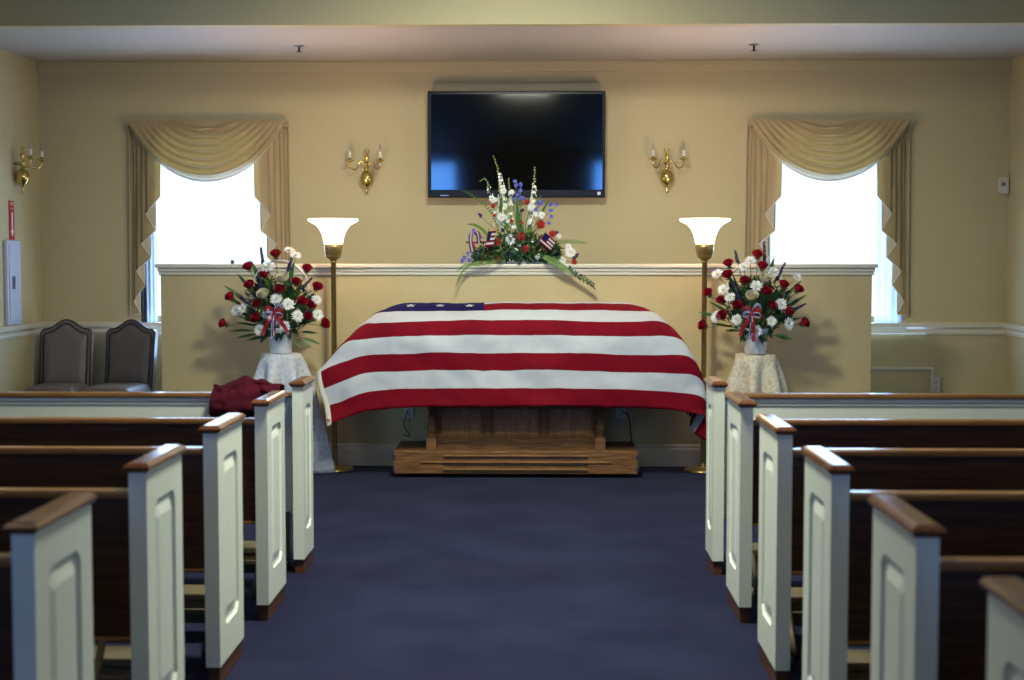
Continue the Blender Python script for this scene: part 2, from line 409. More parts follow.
def cap_mesh(mb, x0, x1, y0, y1, z):
    ov = .013
    P = [(0, 0), (ov*.55, .004), (ov, .012), (ov, .018), (ov*.3, .027), (-.004, .030)]
    rings = [[(x0-e, y0-e*1.2, z+h), (x1+e, y0-e*1.2, z+h), (x1+e, y1+e*1.2, z+h), (x0-e, y1+e*1.2, z+h)] for e, h in P]
    vs = [p for r in rings for p in r]; fs = [(3, 2, 1, 0), tuple(4*(len(P)-1)+i for i in range(4))]
    for k in range(len(P)-1):
        for i in range(4): fs.append((4*k+i, 4*k+(i+1) % 4, 4*k+4+(i+1) % 4, 4*k+4+i))
    mb.add(vs, fs)
def make_pew(side, screen=False):
    """side -1: the pew lies left of the aisle. local origin: floor, aisle face x=0, near edge y=0"""
    ln = 2.84 if side < 0 else 2.86; dep = .40 if not screen else .285; th = .052
    r = bpy.data.objects.new('church_pew' if not screen else 'pew_screen', None); C.objects.link(r)
    def X(a, b_): return (side*a, side*b_)
    for k, (a, c) in enumerate(((0, th), (ln-th, ln))):
        e = MB(); x = sorted(X(a, c)); end_panel(e, x[0], x[1], 0, dep, .07, PT, (-side if k == 0 else side))
        ep = link('end_panel', e, 'white', r)
        cm = MB(); cap_mesh(cm, x[0], x[1], 0, dep, PT); link('end_cap', cm, 'cap', ep)
        pm = MB(); pm.box((x[0]+.006, .012, 0), (x[1]-.006, dep-.01, .07)); link('plinth', pm, 'plinth', ep)
    a0, a1 = sorted(X(th, ln-th))
    if not screen:
        bk = MB(); bk.box((a0, .012, .424), (a1, .034, .835)); bo = link('backrest', bk, 'oak', r)
        rl = MB(); rl.box((a0, -.002, .833), (a1, .048, .858), bev=.008); link('back_rail', rl, 'rail', bo)
        lr = MB(); lr.box((a0, .008, .411), (a1, .038, .424), bev=.004); link('lower_rail', lr, 'rail', bo)
        st = MB(); st.box((a0, .034, .425), (a1, dep+.02, .455), bev=.01); st.box((a0, dep-.05, .37), (a1, dep-.03, .425)); link('seat', st, 'oak', r)
        for xx in (.85, 1.95):
            s = MB(); q = sorted(X(xx, xx+.035)); s.box((q[0], .06, 0), (q[1], dep-.06, .425)); link('seat_support', s, 'plinth', r)
    else:
        bk = MB(); bk.box((a0, .19, .26), (a1, .215, .835)); bo = link('front_panel', bk, 'white', r)
        rl = MB(); rl.box((a0, .165, .838), (a1, .24, .862), bev=.008); link('top_rail', rl, 'rail', bo)
        lr = MB(); lr.box((a0, .178, .816), (a1, .227, .838), bev=.006); lr.box((a0, .184, .80), (a1, .221, .816), bev=.004); link('moulding', lr, 'white', bo)
        for xx in (.10, 1.4, 2.65):
            s = MB(); q = sorted(X(xx, xx+.03)); s.box((q[0], .16, 0), (q[1], .19, .27)); s.box((q[0], .0+.02, 0), (q[1], .16, .03)); link('support_bracket', s, 'tan', r)
    # kneeler on the back, swung down towards the row behind
    kn = MB()
    kn.box((a0+.03, -.32, .165), (a1-.03, -.16, .195), bev=.006)
    kn.box((a0+.03, -.315, .075), (a1-.03, -.295, .165))
    kn.box((a0+.03, -.335, .12), (a1-.03, -.315, .135))
    ko = link('kneeler', kn, 'tan', r)
    for xx in (.14, 1.45, 2.6):
        lg = MB(); q = side*xx
        def bar(p, q_, w=.016):
            lg.tube([p, q_], w, 4)
        bar((q, -.31, .17), (q, -.53, .012)); bar((q, -.53, .013), (q, -.15, .013), .011); bar((q, -.17, .17), (q, .02, .42 if not screen else .3), .012)
        link('leg', lg, 'tan', ko)
    return r
rows = {0: '', 1: '', 2: '', 3: '', 4: ''}
ordn = {4: 'first', 3: 'second', 2: 'third', 1: 'fourth', 0: 'fifth'}
for side, xf, where in ((-1, -1.132, "grey chairs side"), (1, .838, "wall outlet side")):
    proto = None
    for n in (4, 3, 2, 1, 0):
        if side < 0 and n == 0: continue
        if proto is None: proto = make_pew(side); o = proto
        else: o = copy_tree(proto)
        o.location = (xf, 2.191+.9*n, 0)
        o['label'] = 'oak pew with white end, %s behind the white screen, %s' % (ordn[n], where)
        o['category'] = 'pew'; o['group'] = 'white-ended oak pews facing the casket'
    s = make_pew(side, True); s.location = (xf, 6.68, 0)
    s['label'] = 'white panelled screen with oak top rail in front of the pews, %s' % where
    s['category'] = 'pew screen'; s['group'] = 'white screens in front of the pews'
# maroon cloth over the screen
def maroon():
    mb = MB(); yc = 6.68+.2
    def S(u, v):
        x = -1.60+.335*u
        prof = [(yc+.075, .70), (yc+.07, .80), (yc+.05, .875), (yc+.0, .893), (yc-.055, .888), (yc-.10, .85), (yc-.115, .79), (yc-.095, .735)]
        f = v*(len(prof)-1); k = min(int(f), len(prof)-2); f -= k
        y = prof[k][0]*(1-f)+prof[k+1][0]*f; z = prof[k][1]*(1-f)+prof[k+1][1]*f
        nz = noise.noise(V((x*7, v*3, 1)))*.030+(1-abs(noise.noise(V((x*13+v*3, v*6, 4))))*3)*.016+(1-abs(noise.noise(V((x*28, v*13-x*9, 7))))*3)*.007
        hump = .022*math.sin(u*PI)+.02*max(0, math.sin(u*2.4*PI-1.6))
        top = max(0, 1-abs(v-.45)*3.2)
        z += hump*top+.02*noise.noise(V((x*15, v*7, 9)))*(.4+top)
        y -= nz*(1 if v > .5 else -.3)*(1 if v > .35 else .3)
        if v > .7: z += .07*(.35-u)*(v-.7)/.3*(1 if u < .35 else 0)
        x += .012*noise.noise(V((u*9, v*9, 3)))
        return (x, y, z)
    mb.grid(S, 44, 44)
    o = link('draped_cloth', mb, 'maroon', None, (-1.43, yc, .86))
    md = o.modifiers.new('thickness', 'SOLIDIFY'); md.thickness = .006; md.offset = 1
    tag(o, 'crumpled maroon cloth thrown over the oak rail of the white screen', 'cloth')
maroon()
# ------------------------------------------------------------------ bier
BX = -.158
root = thing('casket_bier', 'carved dark oak bier on a long base under the flag-draped casket', 'bier', (BX, 9.9, 0))
def L3(x, y, z): return (x, y-9.9, z)
bb = MB(); y0, y1, zb, zt = 9.63, 10.16, .03, .19; hw = .848
bb.box(L3(-hw, y0+.005, zb), L3(hw, y1, zt), bev=.006)
base = link('base', bb, 'bier', root)
g = MB()
for zz, w_ in ((.157, .50), (.112, .66), (.062, .50)): g.box(L3(-w_, y0-.006, zz-.006), L3(w_, y0+.008, zz+.006), bev=.004)
link('base_moulding', g, 'rail', base)
g = MB()
for zz in (.142, .095, .047): g.box(L3(-.5, y0-.001, zz-.004), L3(.5, y0+.006, zz+.004))
link('base_groove', g, 'bierdark', base)
for sx in (-1, 1):
    for zz in (.15, .065):
        g = MB(); g.box(L3(sx*(hw-.012), y0-.003, zz-.018), L3(sx*(hw+.006), y0+.03, zz+.018), bev=.003); link('corner_bracket', g, 'steel', base)
    for yy in (9.7, 10.08):
        g = MB(); g.tube([L3(sx*.75-.012, yy, .018), L3(sx*.75+.012, yy, .018)], .018, 12); link('caster', g, 'dark', base)
# panelled body: three sunk panels
cb = MB(); yf = 9.76; zb2, zt2 = .19, .60
cb.box(L3(-.60, yf, zb2), L3(.60, yf+.30, zt2)); body = link('cabinet_body', cb, 'bier', root)
fr = MB()
fr.box(L3(-.60, yf-.018, zb2), L3(.60, yf, .262), bev=.003); fr.box(L3(-.60, yf-.018, .50), L3(.60, yf, zt2), bev=.003)
for x0, x1 in ((-.60, -.55), (-.226, -.175), (.175, .226), (.55, .60)): fr.box(L3(x0, yf-.018, .262), L3(x1, yf, .50), bev=.003)
link('face_frame', fr, 'bier', body)
for x0, x1 in ((-.55, -.226), (-.175, .175), (.226, .55)):
    pn = MB(); a, c, d0, d1 = x0+.003, x1-.003, .265, .497; e = .03
    vs = [L3(a, yf-.001, d0), L3(c, yf-.001, d0), L3(c, yf-.001, d1), L3(a, yf-.001, d1), L3(a+e, yf-.013, d0+e), L3(c-e, yf-.013, d0+e), L3(c-e, yf-.013, d1-e), L3(a+e, yf-.013, d1-e)]
    pn.add(vs, [(0, 1, 5, 4), (1, 2, 6, 5), (2, 3, 7, 6), (3, 0, 4, 7), (4, 5, 6, 7)]); link('raised_panel', pn, 'bierpanel_lit', body)
for sx in (-1, 1):
    t = MB(); cx, cy = sx*.588, yf-.05
    t.box(L3(cx-.035, cy-.032, .19), L3(cx+.035, cy+.032, .275), bev=.004)
    pr = [(.030, .275), (.032, .285), (.022, .292), (.020, .30), (.028, .315), (.031, .34), (.029, .37), (.020, .40), (.018, .41), (.030, .418), (.030, .426), (.018, .434), (.021, .45), (.028, .48), (.030, .51), (.022, .53), (.030, .54), (.030, .6)]
    t.lathe(pr, 20, L3(cx, cy, 0)); link('baluster', t, 'bier', root)
tp = MB(); tp.box(L3(-.80, 9.60, .60), L3(.80, 10.15, .635), bev=.01); link('top', tp, 'bier', root)
# casket (under the flag)
root = thing('casket', 'casket standing on the oak bier, hidden under the flag', 'casket', (BX, 9.86, .635))
cs = MB()
def CS(u, v):
    prof = [(-.27, .0), (-.285, .05), (-.285, .10), (-.30, .13), (-.30, .33), (-.27, .43), (-.18, .50), (0, .535), (.18, .50), (.27, .43), (.29, .33), (.29, .1), (.27, 0)]
    p = prof[round(v*(len(prof)-1))]
    e = [(.0, .0), (.4, .02), (.8, .012), (1, 0)]
    x = (2*u-1); k = 1-.06*max(0, abs(x)-.9)/.1
    return (x*.92, p[0]*k, max(0, p[1]*(1 if abs(x) < .9 else k)))
cs.grid(CS, 40, 12, smooth=False)
o = link('casket_shell', cs, 'bier', root)
# ------------------------------------------------------------------ the flag
FR = {  # stripe line: (left points hoist -> x=484), (mid y, Y), (right points)
 0: ([(327, 427, 9.43), (340, 420, 9.44), (353, 415.5, 9.45), (375, 410, 9.47), (424, 407, 9.48)], (407, 9.48), [(538, 406.5, 9.48), (600, 407, 9.48), (660, 409, 9.48), (690, 412.5, 9.46), (704, 414.5, 9.45), (706.5, 426, 9.47), (706, 442, 9.50)]),
 1: ([(324.5, 406.8, 9.45), (347, 399.4, 9.455), (370.6, 391.2, 9.47), (394, 388.8, 9.48), (417.6, 388.4, 9.48)], (388.3, 9.48), [(538, 388, 9.48), (600, 389.2, 9.48), (628, 389.8, 9.48), (669.9, 392, 9.48), (702, 396.5, 9.47), (706, 412, 9.55), (694, 434, 9.66)]),
 2: ([(319, 390.5, 9.46), (347, 380.6, 9.46), (370.6, 372.4, 9.47), (417.6, 370.7, 9.48)], (370.6, 9.48), [(538, 370.2, 9.48), (600, 371.6, 9.48), (669.9, 373.8, 9.48), (698, 377.2, 9.49), (705, 396, 9.60), (690, 428, 9.76)]),
 3: ([(316.5, 375, 9.49), (332, 366, 9.475), (347, 360.6, 9.475), (370.6, 354.7, 9.48), (417.6, 353.5, 9.48)], (353.3, 9.48), [(538, 352.8, 9.48), (600, 354.3, 9.48), (655.9, 355.7, 9.48), (691, 358.5, 9.50), (702, 385, 9.66), (690, 422, 9.84)]),
 4: ([(319, 371, 9.56), (343.5, 343.8, 9.52), (359, 340, 9.49), (382, 337, 9.48), (417.6, 336, 9.48)], (335.2, 9.48), [(538, 334.8, 9.48), (600, 336.1, 9.48), (628, 336.7, 9.48), (678.5, 339.7, 9.53), (694, 366, 9.67), (700, 392, 9.82), (690, 418, 9.90)]),
 5: ([(323, 368, 9.64), (340, 347.5, 9.63), (361.6, 325.6, 9.60), (375, 323.5, 9.56), (394, 322.5, 9.53), (417.6, 321, 9.53)], (320.6, 9.53), [(538, 320.2, 9.53), (600, 321.6, 9.53), (628, 322.1, 9.54), (667, 324.1, 9.59), (683, 348, 9.73), (692, 380, 9.86), (689, 416, 9.94)]),
 6: ([(328, 366, 9.74), (340, 349, 9.75), (358, 329, 9.74), (376, 314, 9.70), (394, 311.8, 9.66), (417.6, 311.2, 9.66)], (310.6, 9.66), [(538, 310.2, 9.66), (600, 310.4, 9.66), (640, 312, 9.68), (657, 315, 9.72), (675, 338, 9.82), (687, 375, 9.90), (688, 414, 9.97)]),
 7: ([(332, 366, 9.83), (341, 349, 9.84), (358, 330.5, 9.84), (378, 312.5, 9.82), (398, 305.8, 9.80), (417.6, 304.3, 9.80)], (304, 9.80), [(538, 303.6, 9.80), (600, 303.8, 9.80), (634, 305.6, 9.81), (654, 315, 9.85), (672, 338, 9.90), (684, 374, 9.95), (687, 412, 10.0)]),
}
def cr(P, n):
    """Catmull-Rom through P resampled to n+1 points of equal chord length"""
    Q = [P[0]*2-P[1]]+list(P)+[P[-1]*2-P[-2]]; D = []
    for i in range(1, len(Q)-2):
        for j in range(16):
            t = j/16
            D.append(.5*((2*Q[i])+(Q[i+1]-Q[i-1])*t+(2*Q[i-1]-5*Q[i]+4*Q[i+1]-Q[i+2])*t*t+(3*Q[i]-Q[i-1]-3*Q[i+1]+Q[i+2])*t**3))
    D.append(P[-1]); L_ = [0]
    for i in range(1, len(D)): L_.append(L_[-1]+(D[i]-D[i-1]).length)
    out = []; k = 0
    for i in range(n+1):
        s = L_[-1]*i/n
        while k < len(L_)-2 and L_[k+1] < s: k += 1
        f = (s-L_[k])/max(1e-9, L_[k+1]-L_[k]); out.append(D[k].lerp(D[k+1], min(max(f, 0), 1)))
    return out
NLc, NRc = 48, 72
keys = []
for t in range(8):
    a, m_, r_ = FR[t]
    lp = [at(*p) for p in a]; mp_ = at(484, m_[0], m_[1]); rp = [at(*p) for p in r_]
    keys.append(cr(lp+[mp_], NLc)[:-1]+cr([mp_]+rp, NRc))
# lines 8..13: the cloth over the crest and down behind, mirrored about the casket's middle
YM = 9.87
def mirror(row, k, dz):
    o = []
    for p in row:
        x = BX+(p.x-BX)*k
        o.append(V((x, min(2*YM-p.y, 10.185), max(p.z+dz, .66+.25*(p.z-.4)))))
    return o
keys.append(mirror(keys[7], .985, .004))
for t, src, k in ((9, 6, .97), (10, 5, .95), (11, 4, .94), (12, 3, .93), (13, 2, .92)): keys.append(mirror(keys[src], k, 0))
def frow(t):
    t = min(max(t, 0), 13); i = min(int(t), 12); f = t-i
    return i, f
def FS(c, t):
    """flag surface: c column float in 0..NLc+NRc, t stripe coordinate 0..13"""
    i, f = frow(t)
    def col(r):
        c0 = min(int(c), NLc+NRc-1); g = c-c0; return r[c0].lerp(r[c0+1], g)
    p0 = col(keys[max(i-1, 0)]); p1 = col(keys[i]); p2 = col(keys[i+1]); p3 = col(keys[min(i+2, 13)])
    p = .5*((2*p1)+(p2-p0)*f+(2*p0-5*p1+4*p2-p3)*f*f+(3*p1-p0-3*p2+p3)*f**3)
    # wrinkles
    w_ = noise.noise(V((p.x*2.2, p.z*3.5, t*.2)))*.022+noise.noise(V((p.x*6, p.z*7+p.x*4, 5)))*.018+noise.noise(V((p.x*14, p.z*12-p.x*9, 8)))*.007
    d = max(0, (t < 6.5)*1.0)
    p = V((p.x, p.y-w_*(1 if t < 8 else -.3), p.z+w_*.35+.0018*math.sin(p.x*9)*(t < 6)))
    return p
flag = thing('american_flag', 'large striped flag with starred blue canton draped over the casket', 'flag', (BX, 9.86, .63))
fm = MB(); SUB = 4
HC = 1.6
def cc(i): # columns: first is the header tape
    return HC*i/2 if i <= 2 else HC+(i-2)*(NLc-HC)/(NLc-2) if i <= NLc else i
NC = NLc+NRc
vs = [FS(cc(i), j/SUB) for j in range(13*SUB+1) for i in range(NC+1)]
fs = []; ms = []
for j in range(13*SUB):
    for i in range(NC):
        st = j//SUB
        if i < 2: m_ = 3
        elif i < NLc and st >= 6: m_ = 2
        else: m_ = 0 if st % 2 == 0 else 1
        fm.f.append([j*(NC+1)+i, j*(NC+1)+i+1, (j+1)*(NC+1)+i+1, (j+1)*(NC+1)+i]); fm.m.append(m_); fm.sm.append(True)
fm.v = [tuple(p) for p in vs]
fo = link('flag_cloth', fm, ['red', 'flagwhite', 'navy', 'header'], flag, (BX, 9.86, .63), fix=False)
md = fo.modifiers.new('thickness', 'SOLIDIFY'); md.thickness = .003; md.offset = 0
for r in range(1, 10):                        # stars of the canton
    t0 = 6+7*r/10
    n = 6 if r % 2 else 5
    for q in range(n):
        u = (2*q+1 if r % 2 else 2*q+2)/12
        c0 = HC+u*(NLc-HC)
        du = (FS(c0+.5, t0)-FS(c0-.5, t0)).length; dt = (FS(c0, t0+.1)-FS(c0, t0-.1)).length*5
        pts = []
        for k in range(10):
            a = k*PI/5; R_ = .040 if k % 2 == 0 else .0165
            c1 = c0+R_*math.sin(a)/max(du, .01); t1 = t0+R_*math.cos(a)/max(dt, .05)
            p = FS(c1, t1); nn = (FS(c1+.3, t1)-p).cross(FS(c1, min(t1+.05, 12.99))-p)
            nn = nn.normalized() if nn.length > 1e-9 else V((0, 0, 1))
            if nn.z < 0 and t1 < 9.5: nn = -nn
            pts.append(p+nn*.0045)
        sm = MB(); cen = sum(pts, V())/10
        sm.add([cen]+pts, [(0, 1+k, 1+(k+1) % 10) for k in range(10)])
        link('star', sm, 'flagwhite', fo, (BX, 9.86, .63))
gm = MB(); g0 = FS(.7, .35); gm.add([], [])
for rr, zz in ((.008, 0),):
    gm.grid(lambda u, v: (g0.x+(.0085+.0035*math.cos(v*2*PI))*math.cos(u*2*PI), g0.y-.006+.003*math.sin(v*2*PI), g0.z+(.0085+.0035*math.cos(v*2*PI))*math.sin(u*2*PI)), 16, 8)
link('grommet', gm, 'gold', fo, (BX, 9.86, .63))
# ------------------------------------------------------------------ torchiere lamps
def make_lamp():
    r = bpy.data.objects.new('floor_lamp', None); C.objects.link(r)
    g = MB(); g.lathe([(0, 0), (.135, 0), (.137, .006), (.132, .016), (.11, .02), (.10, .022), (.04, .028), (.028, .04), (.02, .06)], 40); link('base', g, 'brass', r)
    g = MB(); g.lathe([(.019, .05), (.019, 1.49), (.024, 1.492), (.024, 1.50), (.017, 1.505)], 20); link('pole', g, 'brass', r)
    g = MB(); g.lathe([(.017, 1.50), (.03, 1.515), (.055, 1.53), (.056, 1.535), (.056, 1.553), (.062, 1.556), (.066, 1.60), (.067, 1.625), (.06, 1.625)], 32); link('socket_cup', g, 'brass', r)
    g = MB(); P = [(.062, 1.62), (.068, 1.64), (.073, 1.67), (.083, 1.70), (.10, 1.735), (.125, 1.762), (.155, 1.778), (.172, 1.786), (.178, 1.795), (.176, 1.803), (.168, 1.800), (.150, 1.786), (.12, 1.766), (.095, 1.735), (.078, 1.70), (.068, 1.67), (.063, 1.64), (.02, 1.625)]
    g.lathe(P, 40); link('lamp_shade', g, 'shade', r)
    g = MB(); g.lathe([(0, 1.626), (.018, 1.63), (.02, 1.65), (.03, 1.68), (.028, 1.71), (0, 1.725)], 16); link('bulb', g, 'shade', r)
    return r
lamp = make_lamp(); lamp.location = (at(334.5, 400, 10.0).x, 10.0, 0)
tag(lamp, 'lit brass torchiere lamp standing by the starred end of the flag', 'lamp', 'brass torchiere lamps beside the casket')
l2 = copy_tree(lamp); l2.location = (at(703.5, 400, 10.0).x, 10.0, 0)
tag(l2, 'lit brass torchiere lamp standing by the striped end of the flag', 'lamp', 'brass torchiere lamps beside the casket')
for l in (lamp, l2):
    ld = bpy.data.lights.new('lamp_glow', 'POINT'); ld.energy = 5; ld.color = (1, .70, .48); ld.shadow_soft_size = .10
    lo = bpy.data.objects.new('lamp_glow', ld); C.objects.link(lo); lo.location = (l.location.x, l.location.y, 1.87)
# ------------------------------------------------------------------ sconces
def make_sconce():
    """local: wall plane y=0, projecting to -y"""
    r = bpy.data.objects.new('wall_sconce', None); C.objects.link(r)
    g = MB(); g.lathe([(0, -.13), (.006, -.125), (.011, -.115), (.006, -.105), (.008, -.095), (.004, -.085), (.012, -.078), (.02, -.07), (.04, -.055), (.052, -.03), (.055, -.005), (.052, .02), (.04, .042), (.02, .055), (.014, .06), (.016, .07), (.012, .08), (.011, .10), (.02, .105), (.022, .112), (.012, .118), (.013, .15), (.017, .16), (.017, .175), (.012, .182), (.008, .19), (.012, .197)], 24, (0, -.06, 0)); link('backplate', g, 'gold', r)
    g = MB(); g.grid(lambda u, v: ((.019+.006*math.cos(v*2*PI))*math.cos(u*2*PI), -.06+.006*math.sin(v*2*PI), .216+(.019+.006*math.cos(v*2*PI))*math.sin(u*2*PI)*.7), 20, 8); link('ring_finial', g, 'gold', r)
    g = MB(); g.tube([(0, 0, .10), (0, -.06, .10)], .012, 10); link('wall_bracket', g, 'gold', r)
    for s in (-1, 1):
        g = MB(); P = [V((s*.012, -.06, .10)), V((s*.035, -.065, .135)), V((s*.055, -.07, .13)), V((s*.068, -.08, .09)), V((s*.09, -.12, .068)), V((s*.11, -.155, .075)), V((s*.121, -.17, .105)), V((s*.122, -.17, .13))]
        g.tube(cr(P, 20), .0055, 8); g.tube(cr([V((s*.01, -.06, .09)), V((s*.035, -.062, .068)), V((s*.045, -.064, .075))], 6), .004, 6)
        a = link('arm', g, 'gold', r)
        d = MB(); d.lathe([(0, .122), (.012, .125), (.034, .138), (.038, .142), (.02, .138), (.012, .14), (.013, .158), (.01, .158)], 20, (s*.122, -.17, 0)); link('drip_pan', d, 'gold', a)
        d = MB(); d.lathe([(.011, .14), (.011, .205), (.006, .207), (0, .207)], 14, (s*.122, -.17, 0)); link('candle_sleeve', d, 'candle', a)
        d = MB(); d.lathe([(.006, .207), (.011, .222), (.012, .235), (.007, .257), (.002, .275), (0, .278)], 12, (s*.122, -.17, 0)); link('bulb', d, 'bulb', a)
    return r
sc = make_sconce(); p = at(366.8, 178.5, YB-.06); sc.location = (p.x, YB, p.z)
tag(sc, 'polished brass two-candle wall sconce between television and the curtain behind the chairs', 'sconce', 'brass candle sconces on the walls')
s2 = copy_tree(sc); p = at(667, 177, YB-.06); s2.location = (p.x, YB, p.z); tag(s2, 'polished brass two-candle wall sconce between television and the curtain near the outlet', 'sconce', 'brass candle sconces on the walls')
s3 = copy_tree(sc); s3.location = (XL, 10.86, at(21.8, 176.7, 10.86).z); s3.rotation_euler = (0, 0, PI/2); tag(s3, 'polished brass two-candle sconce on the side wall above the extinguisher cabinet', 'sconce', 'brass candle sconces on the walls')
# ------------------------------------------------------------------ television
pa, pb = at(427.5, 91, 11.24), at(605, 197.5, 11.24); cx = (pa.x+pb.x)/2; cz = (pa.z+pb.z)/2; w, h = (pb.x-pa.x)/2, (pa.z-pb.z)/2
b = MB(); q0, q1 = at(432, 83, YB-.05), at(600, 195, YB-.05); b.box((q0.x, YB-.05, q1.z), (q1.x, YB-.001, q0.z), bev=.004)
tag(link('mounting_board', b, 'wall', None, (cx, YB, cz)), 'wall-coloured board fixed behind the television', 'board')
tv = thing('flat_television', 'large black flat television hanging on the wall above the flowers', 'television', (cx, YB-.06, cz))
b = MB(); b.box((-w, -.10, -h), (w, -.02, h), bev=.008); bz = link('housing', b, 'bezel', tv)
b = MB(); b.box((-w+.028, -.106, -h+.062), (w-.022, -.0995, h-.028)); link('screen', b, 'screen', tv)
b = MB(); b.box((-w+.02, -.104, -h+.005), (w-.02, -.0995, -h+.058), bev=.002); link('speaker_strip', b, 'bezel', tv)
b = MB(); b.box((w-.06, -.107, -h+.02), (w-.035, -.1045, -h+.045)); so = link('sticker', b, 'signwhite', tv); so['label'] = 'small white square sticker'
b = MB(); b.box((-w+.1, -.107, -h+.012), (-w+.17, -.1045, -h+.022)); link('indicator', b, 'steel', tv)
b = MB(); b.box((-.2, -.02, -.15), (.2, .0095, .15)); link('wall_bracket', b, 'dark', tv)
# ------------------------------------------------------------------ chairs
def make_chair():
    """local: faces -y, back at y=+.24"""
    r = bpy.data.objects.new('side_chair', None); C.objects.link(r)
    def outline(w, n=18):
        pts = []
        for i in range(n+1):
            u = -1+2*i/n
            pts.append((u*w, .955-.0+.075*(math.cos(min(1, abs(u)/.80)*PI)*.5+.5)-.025*max(0, abs(u)-.9)/.1))
        return pts
    def slab(mb, w, z0, y0, y1, m, inset=0, puff=0):
        top = [(x*(1-inset), z-inset*w) for x, z in outline(w)]
        def F(u, v):
            i = u*(len(top)-1); k = min(int(i), len(top)-2); f = i-k
            x = top[k][0]*(1-f)+top[k+1][0]*f; zt = top[k][1]*(1-f)+top[k+1][1]*f
            z = z0+(zt-z0)*v
            x *= 1-.035*(1-v)
            e = min(1, min(u, 1-u)*7, v*7, (1-v)*7) ** .5 if puff else 1
            lean = (z-.45)*.16
            return x, z, e, lean
        mb.grid(lambda u, v: (lambda q: (q[0], y0+q[3]-puff*q[2], q[1]))(F(u, v)), 36, 24, m)
        mb.grid(lambda u, v: (lambda q: (q[0], y1+q[3], q[1]))(F(u, v)), 36, 24, m)
        for e_ in (0, 1): mb.grid(lambda u, v: (lambda q: (q[0], (y0+(y1-y0)*u)+q[3], q[1]))(F(e_, v)), 1, 24, m)
        mb.grid(lambda u, v: (lambda q: (q[0], (y0+(y1-y0)*v)+q[3], q[1]))(F(u, 1)), 36, 1, m)
    b = MB(); slab(b, .225, .42, .17, .235, 0); bk = link('backrest', b, 'chair', r)
    b = MB(); slab(b, .225, .50, .165, .17, 0, .13, .028); link('back_cushion', b, 'chair', bk)
    b = MB(); top = [(x*.87, z-.13*.225) for x, z in outline(.225)]
    P = [V((-.19, .16+(.50-.45)*.16, .50))]+[V((x, .16+(z-.45)*.16, z)) for x, z in top]+[V((.19, .16+.008, .50))]
    b.tube(P, .006, 6); link('piping', b, 'piping', bk)
    P = [V((x, .172+(z-.45)*.16, z)) for x, z in outline(.225)]; P = [V((-.218, .172, .46))]+P+[V((.218, .172, .46))]
    b = MB(); b.tube(P, .006, 6); link('piping', b, 'piping', bk)
    b = MB()
    def ST(u, v):
        a = 2*u-1; c = 2*v-1; e = (1-abs(a)**6)*(1-abs(c)**6)
        return ((a*(.225-.015*v)), c*.24-.03, .475+.065*max(0, e)**.4)
    b.grid(ST, 24, 24)
    b.box((-.22, -.268, .43), (.22, .205, .482), bev=.012); st = link('seat', b, 'chair', r)
    for sx in (-1, 1):
        l = MB(); l.tube([(sx*.19, -.23, .435), (sx*.195, -.24, 0)], [.022, .014], 8); link('leg', l, 'chairleg', r)
        l = MB(); l.tube([(sx*.18, .19, .435), (sx*.185, .27, 0)], [.022, .014], 8); link('leg', l, 'chairleg', r)
    return r
ch = make_chair(); p = at(68, 387, 11.1); ch.location = (p.x-.012, 10.90, 0); ch.rotation_euler = (0, 0, .04); ch.scale = (.9, 1, 1)
tag(ch, 'grey upholstered camel-back chair standing in the room corner', 'chair', 'grey upholstered chairs by the back wall')
c2 = copy_tree(ch); c2.location = (at(130, 387, 11.1).x-.03, 10.90, 0); c2.rotation_euler = (0, 0, -.13)
tag(c2, 'grey upholstered camel-back chair below the window, next to the partition', 'chair', 'grey upholstered chairs by the back wall')
c3 = copy_tree(ch); c3.location = (-3.735, 9.78, 0); c3.rotation_euler = (0, 0, PI/2)
tag(c3, 'grey upholstered chair against the side wall, only its seat edge showing', 'chair', 'grey upholstered chairs by the back wall')
# ------------------------------------------------------------------ wall fittings
ca = thing('extinguisher_cabinet', 'tall white metal fire extinguisher cabinet on the side wall', 'cabinet', (XL, 10.78, 0))
b = MB(); b.box((.001, -.19, 1.01), (.03, .09, 1.66), bev=.006); bd = link('cabinet_body', b, 'metalwhite', ca)
b = MB(); b.box((.03, -.16, 1.04), (.037, .065, 1.63), bev=.003); dr = link('door', b, 'metalwhite', ca)
b = MB(); b.box((.037, -.12, 1.285), (.042, -.06, 1.385), bev=.002); b.box((.042, -.105, 1.3), (.046, -.075, 1.37)); link('handle', b, 'steel', dr)
sg = thing('fire_sign', 'narrow red fire extinguisher sign with a white arrow above the cabinet', 'sign', (XL, 10.765, 0))
b = MB(); b.box((.001, -.05, 1.665), (.006, .05, 1.965)); link('sign_plate', b, 'signred', sg)
b = MB(); b.add([(.0075, -.012, 1.875), (.0075, .012, 1.875), (.0075, .012, 1.74), (.0075, .032, 1.74), (.0075, 0, 1.685), (.0075, -.032, 1.74), (.0075, -.012, 1.74)], [tuple(range(7))]); link('arrow', b, 'signwhite', sg)
def text(s, size, loc, rot, m, parent):
    cu = bpy.data.curves.new('lettering', 'FONT'); cu.body = s; cu.size = size; cu.align_x = 'CENTER'; cu.align_y = 'CENTER'; cu.extrude = .0004
    cu.materials.append(M[m]); t_ = bpy.data.objects.new('t', cu); me = bpy.data.meshes.new_from_object(t_); bpy.data.objects.remove(t_); o = bpy.data.objects.new('lettering', me); C.objects.link(o); o.location = loc; o.rotation_euler = rot; o.parent = parent
text('FIRE', .036, (.0075, 0, 1.94), (PI/2, 0, PI/2), 'signwhite', sg)
text('EXTINGUISHER', .0125, (.0075, 0, 1.905), (PI/2, 0, PI/2), 'signwhite', sg)
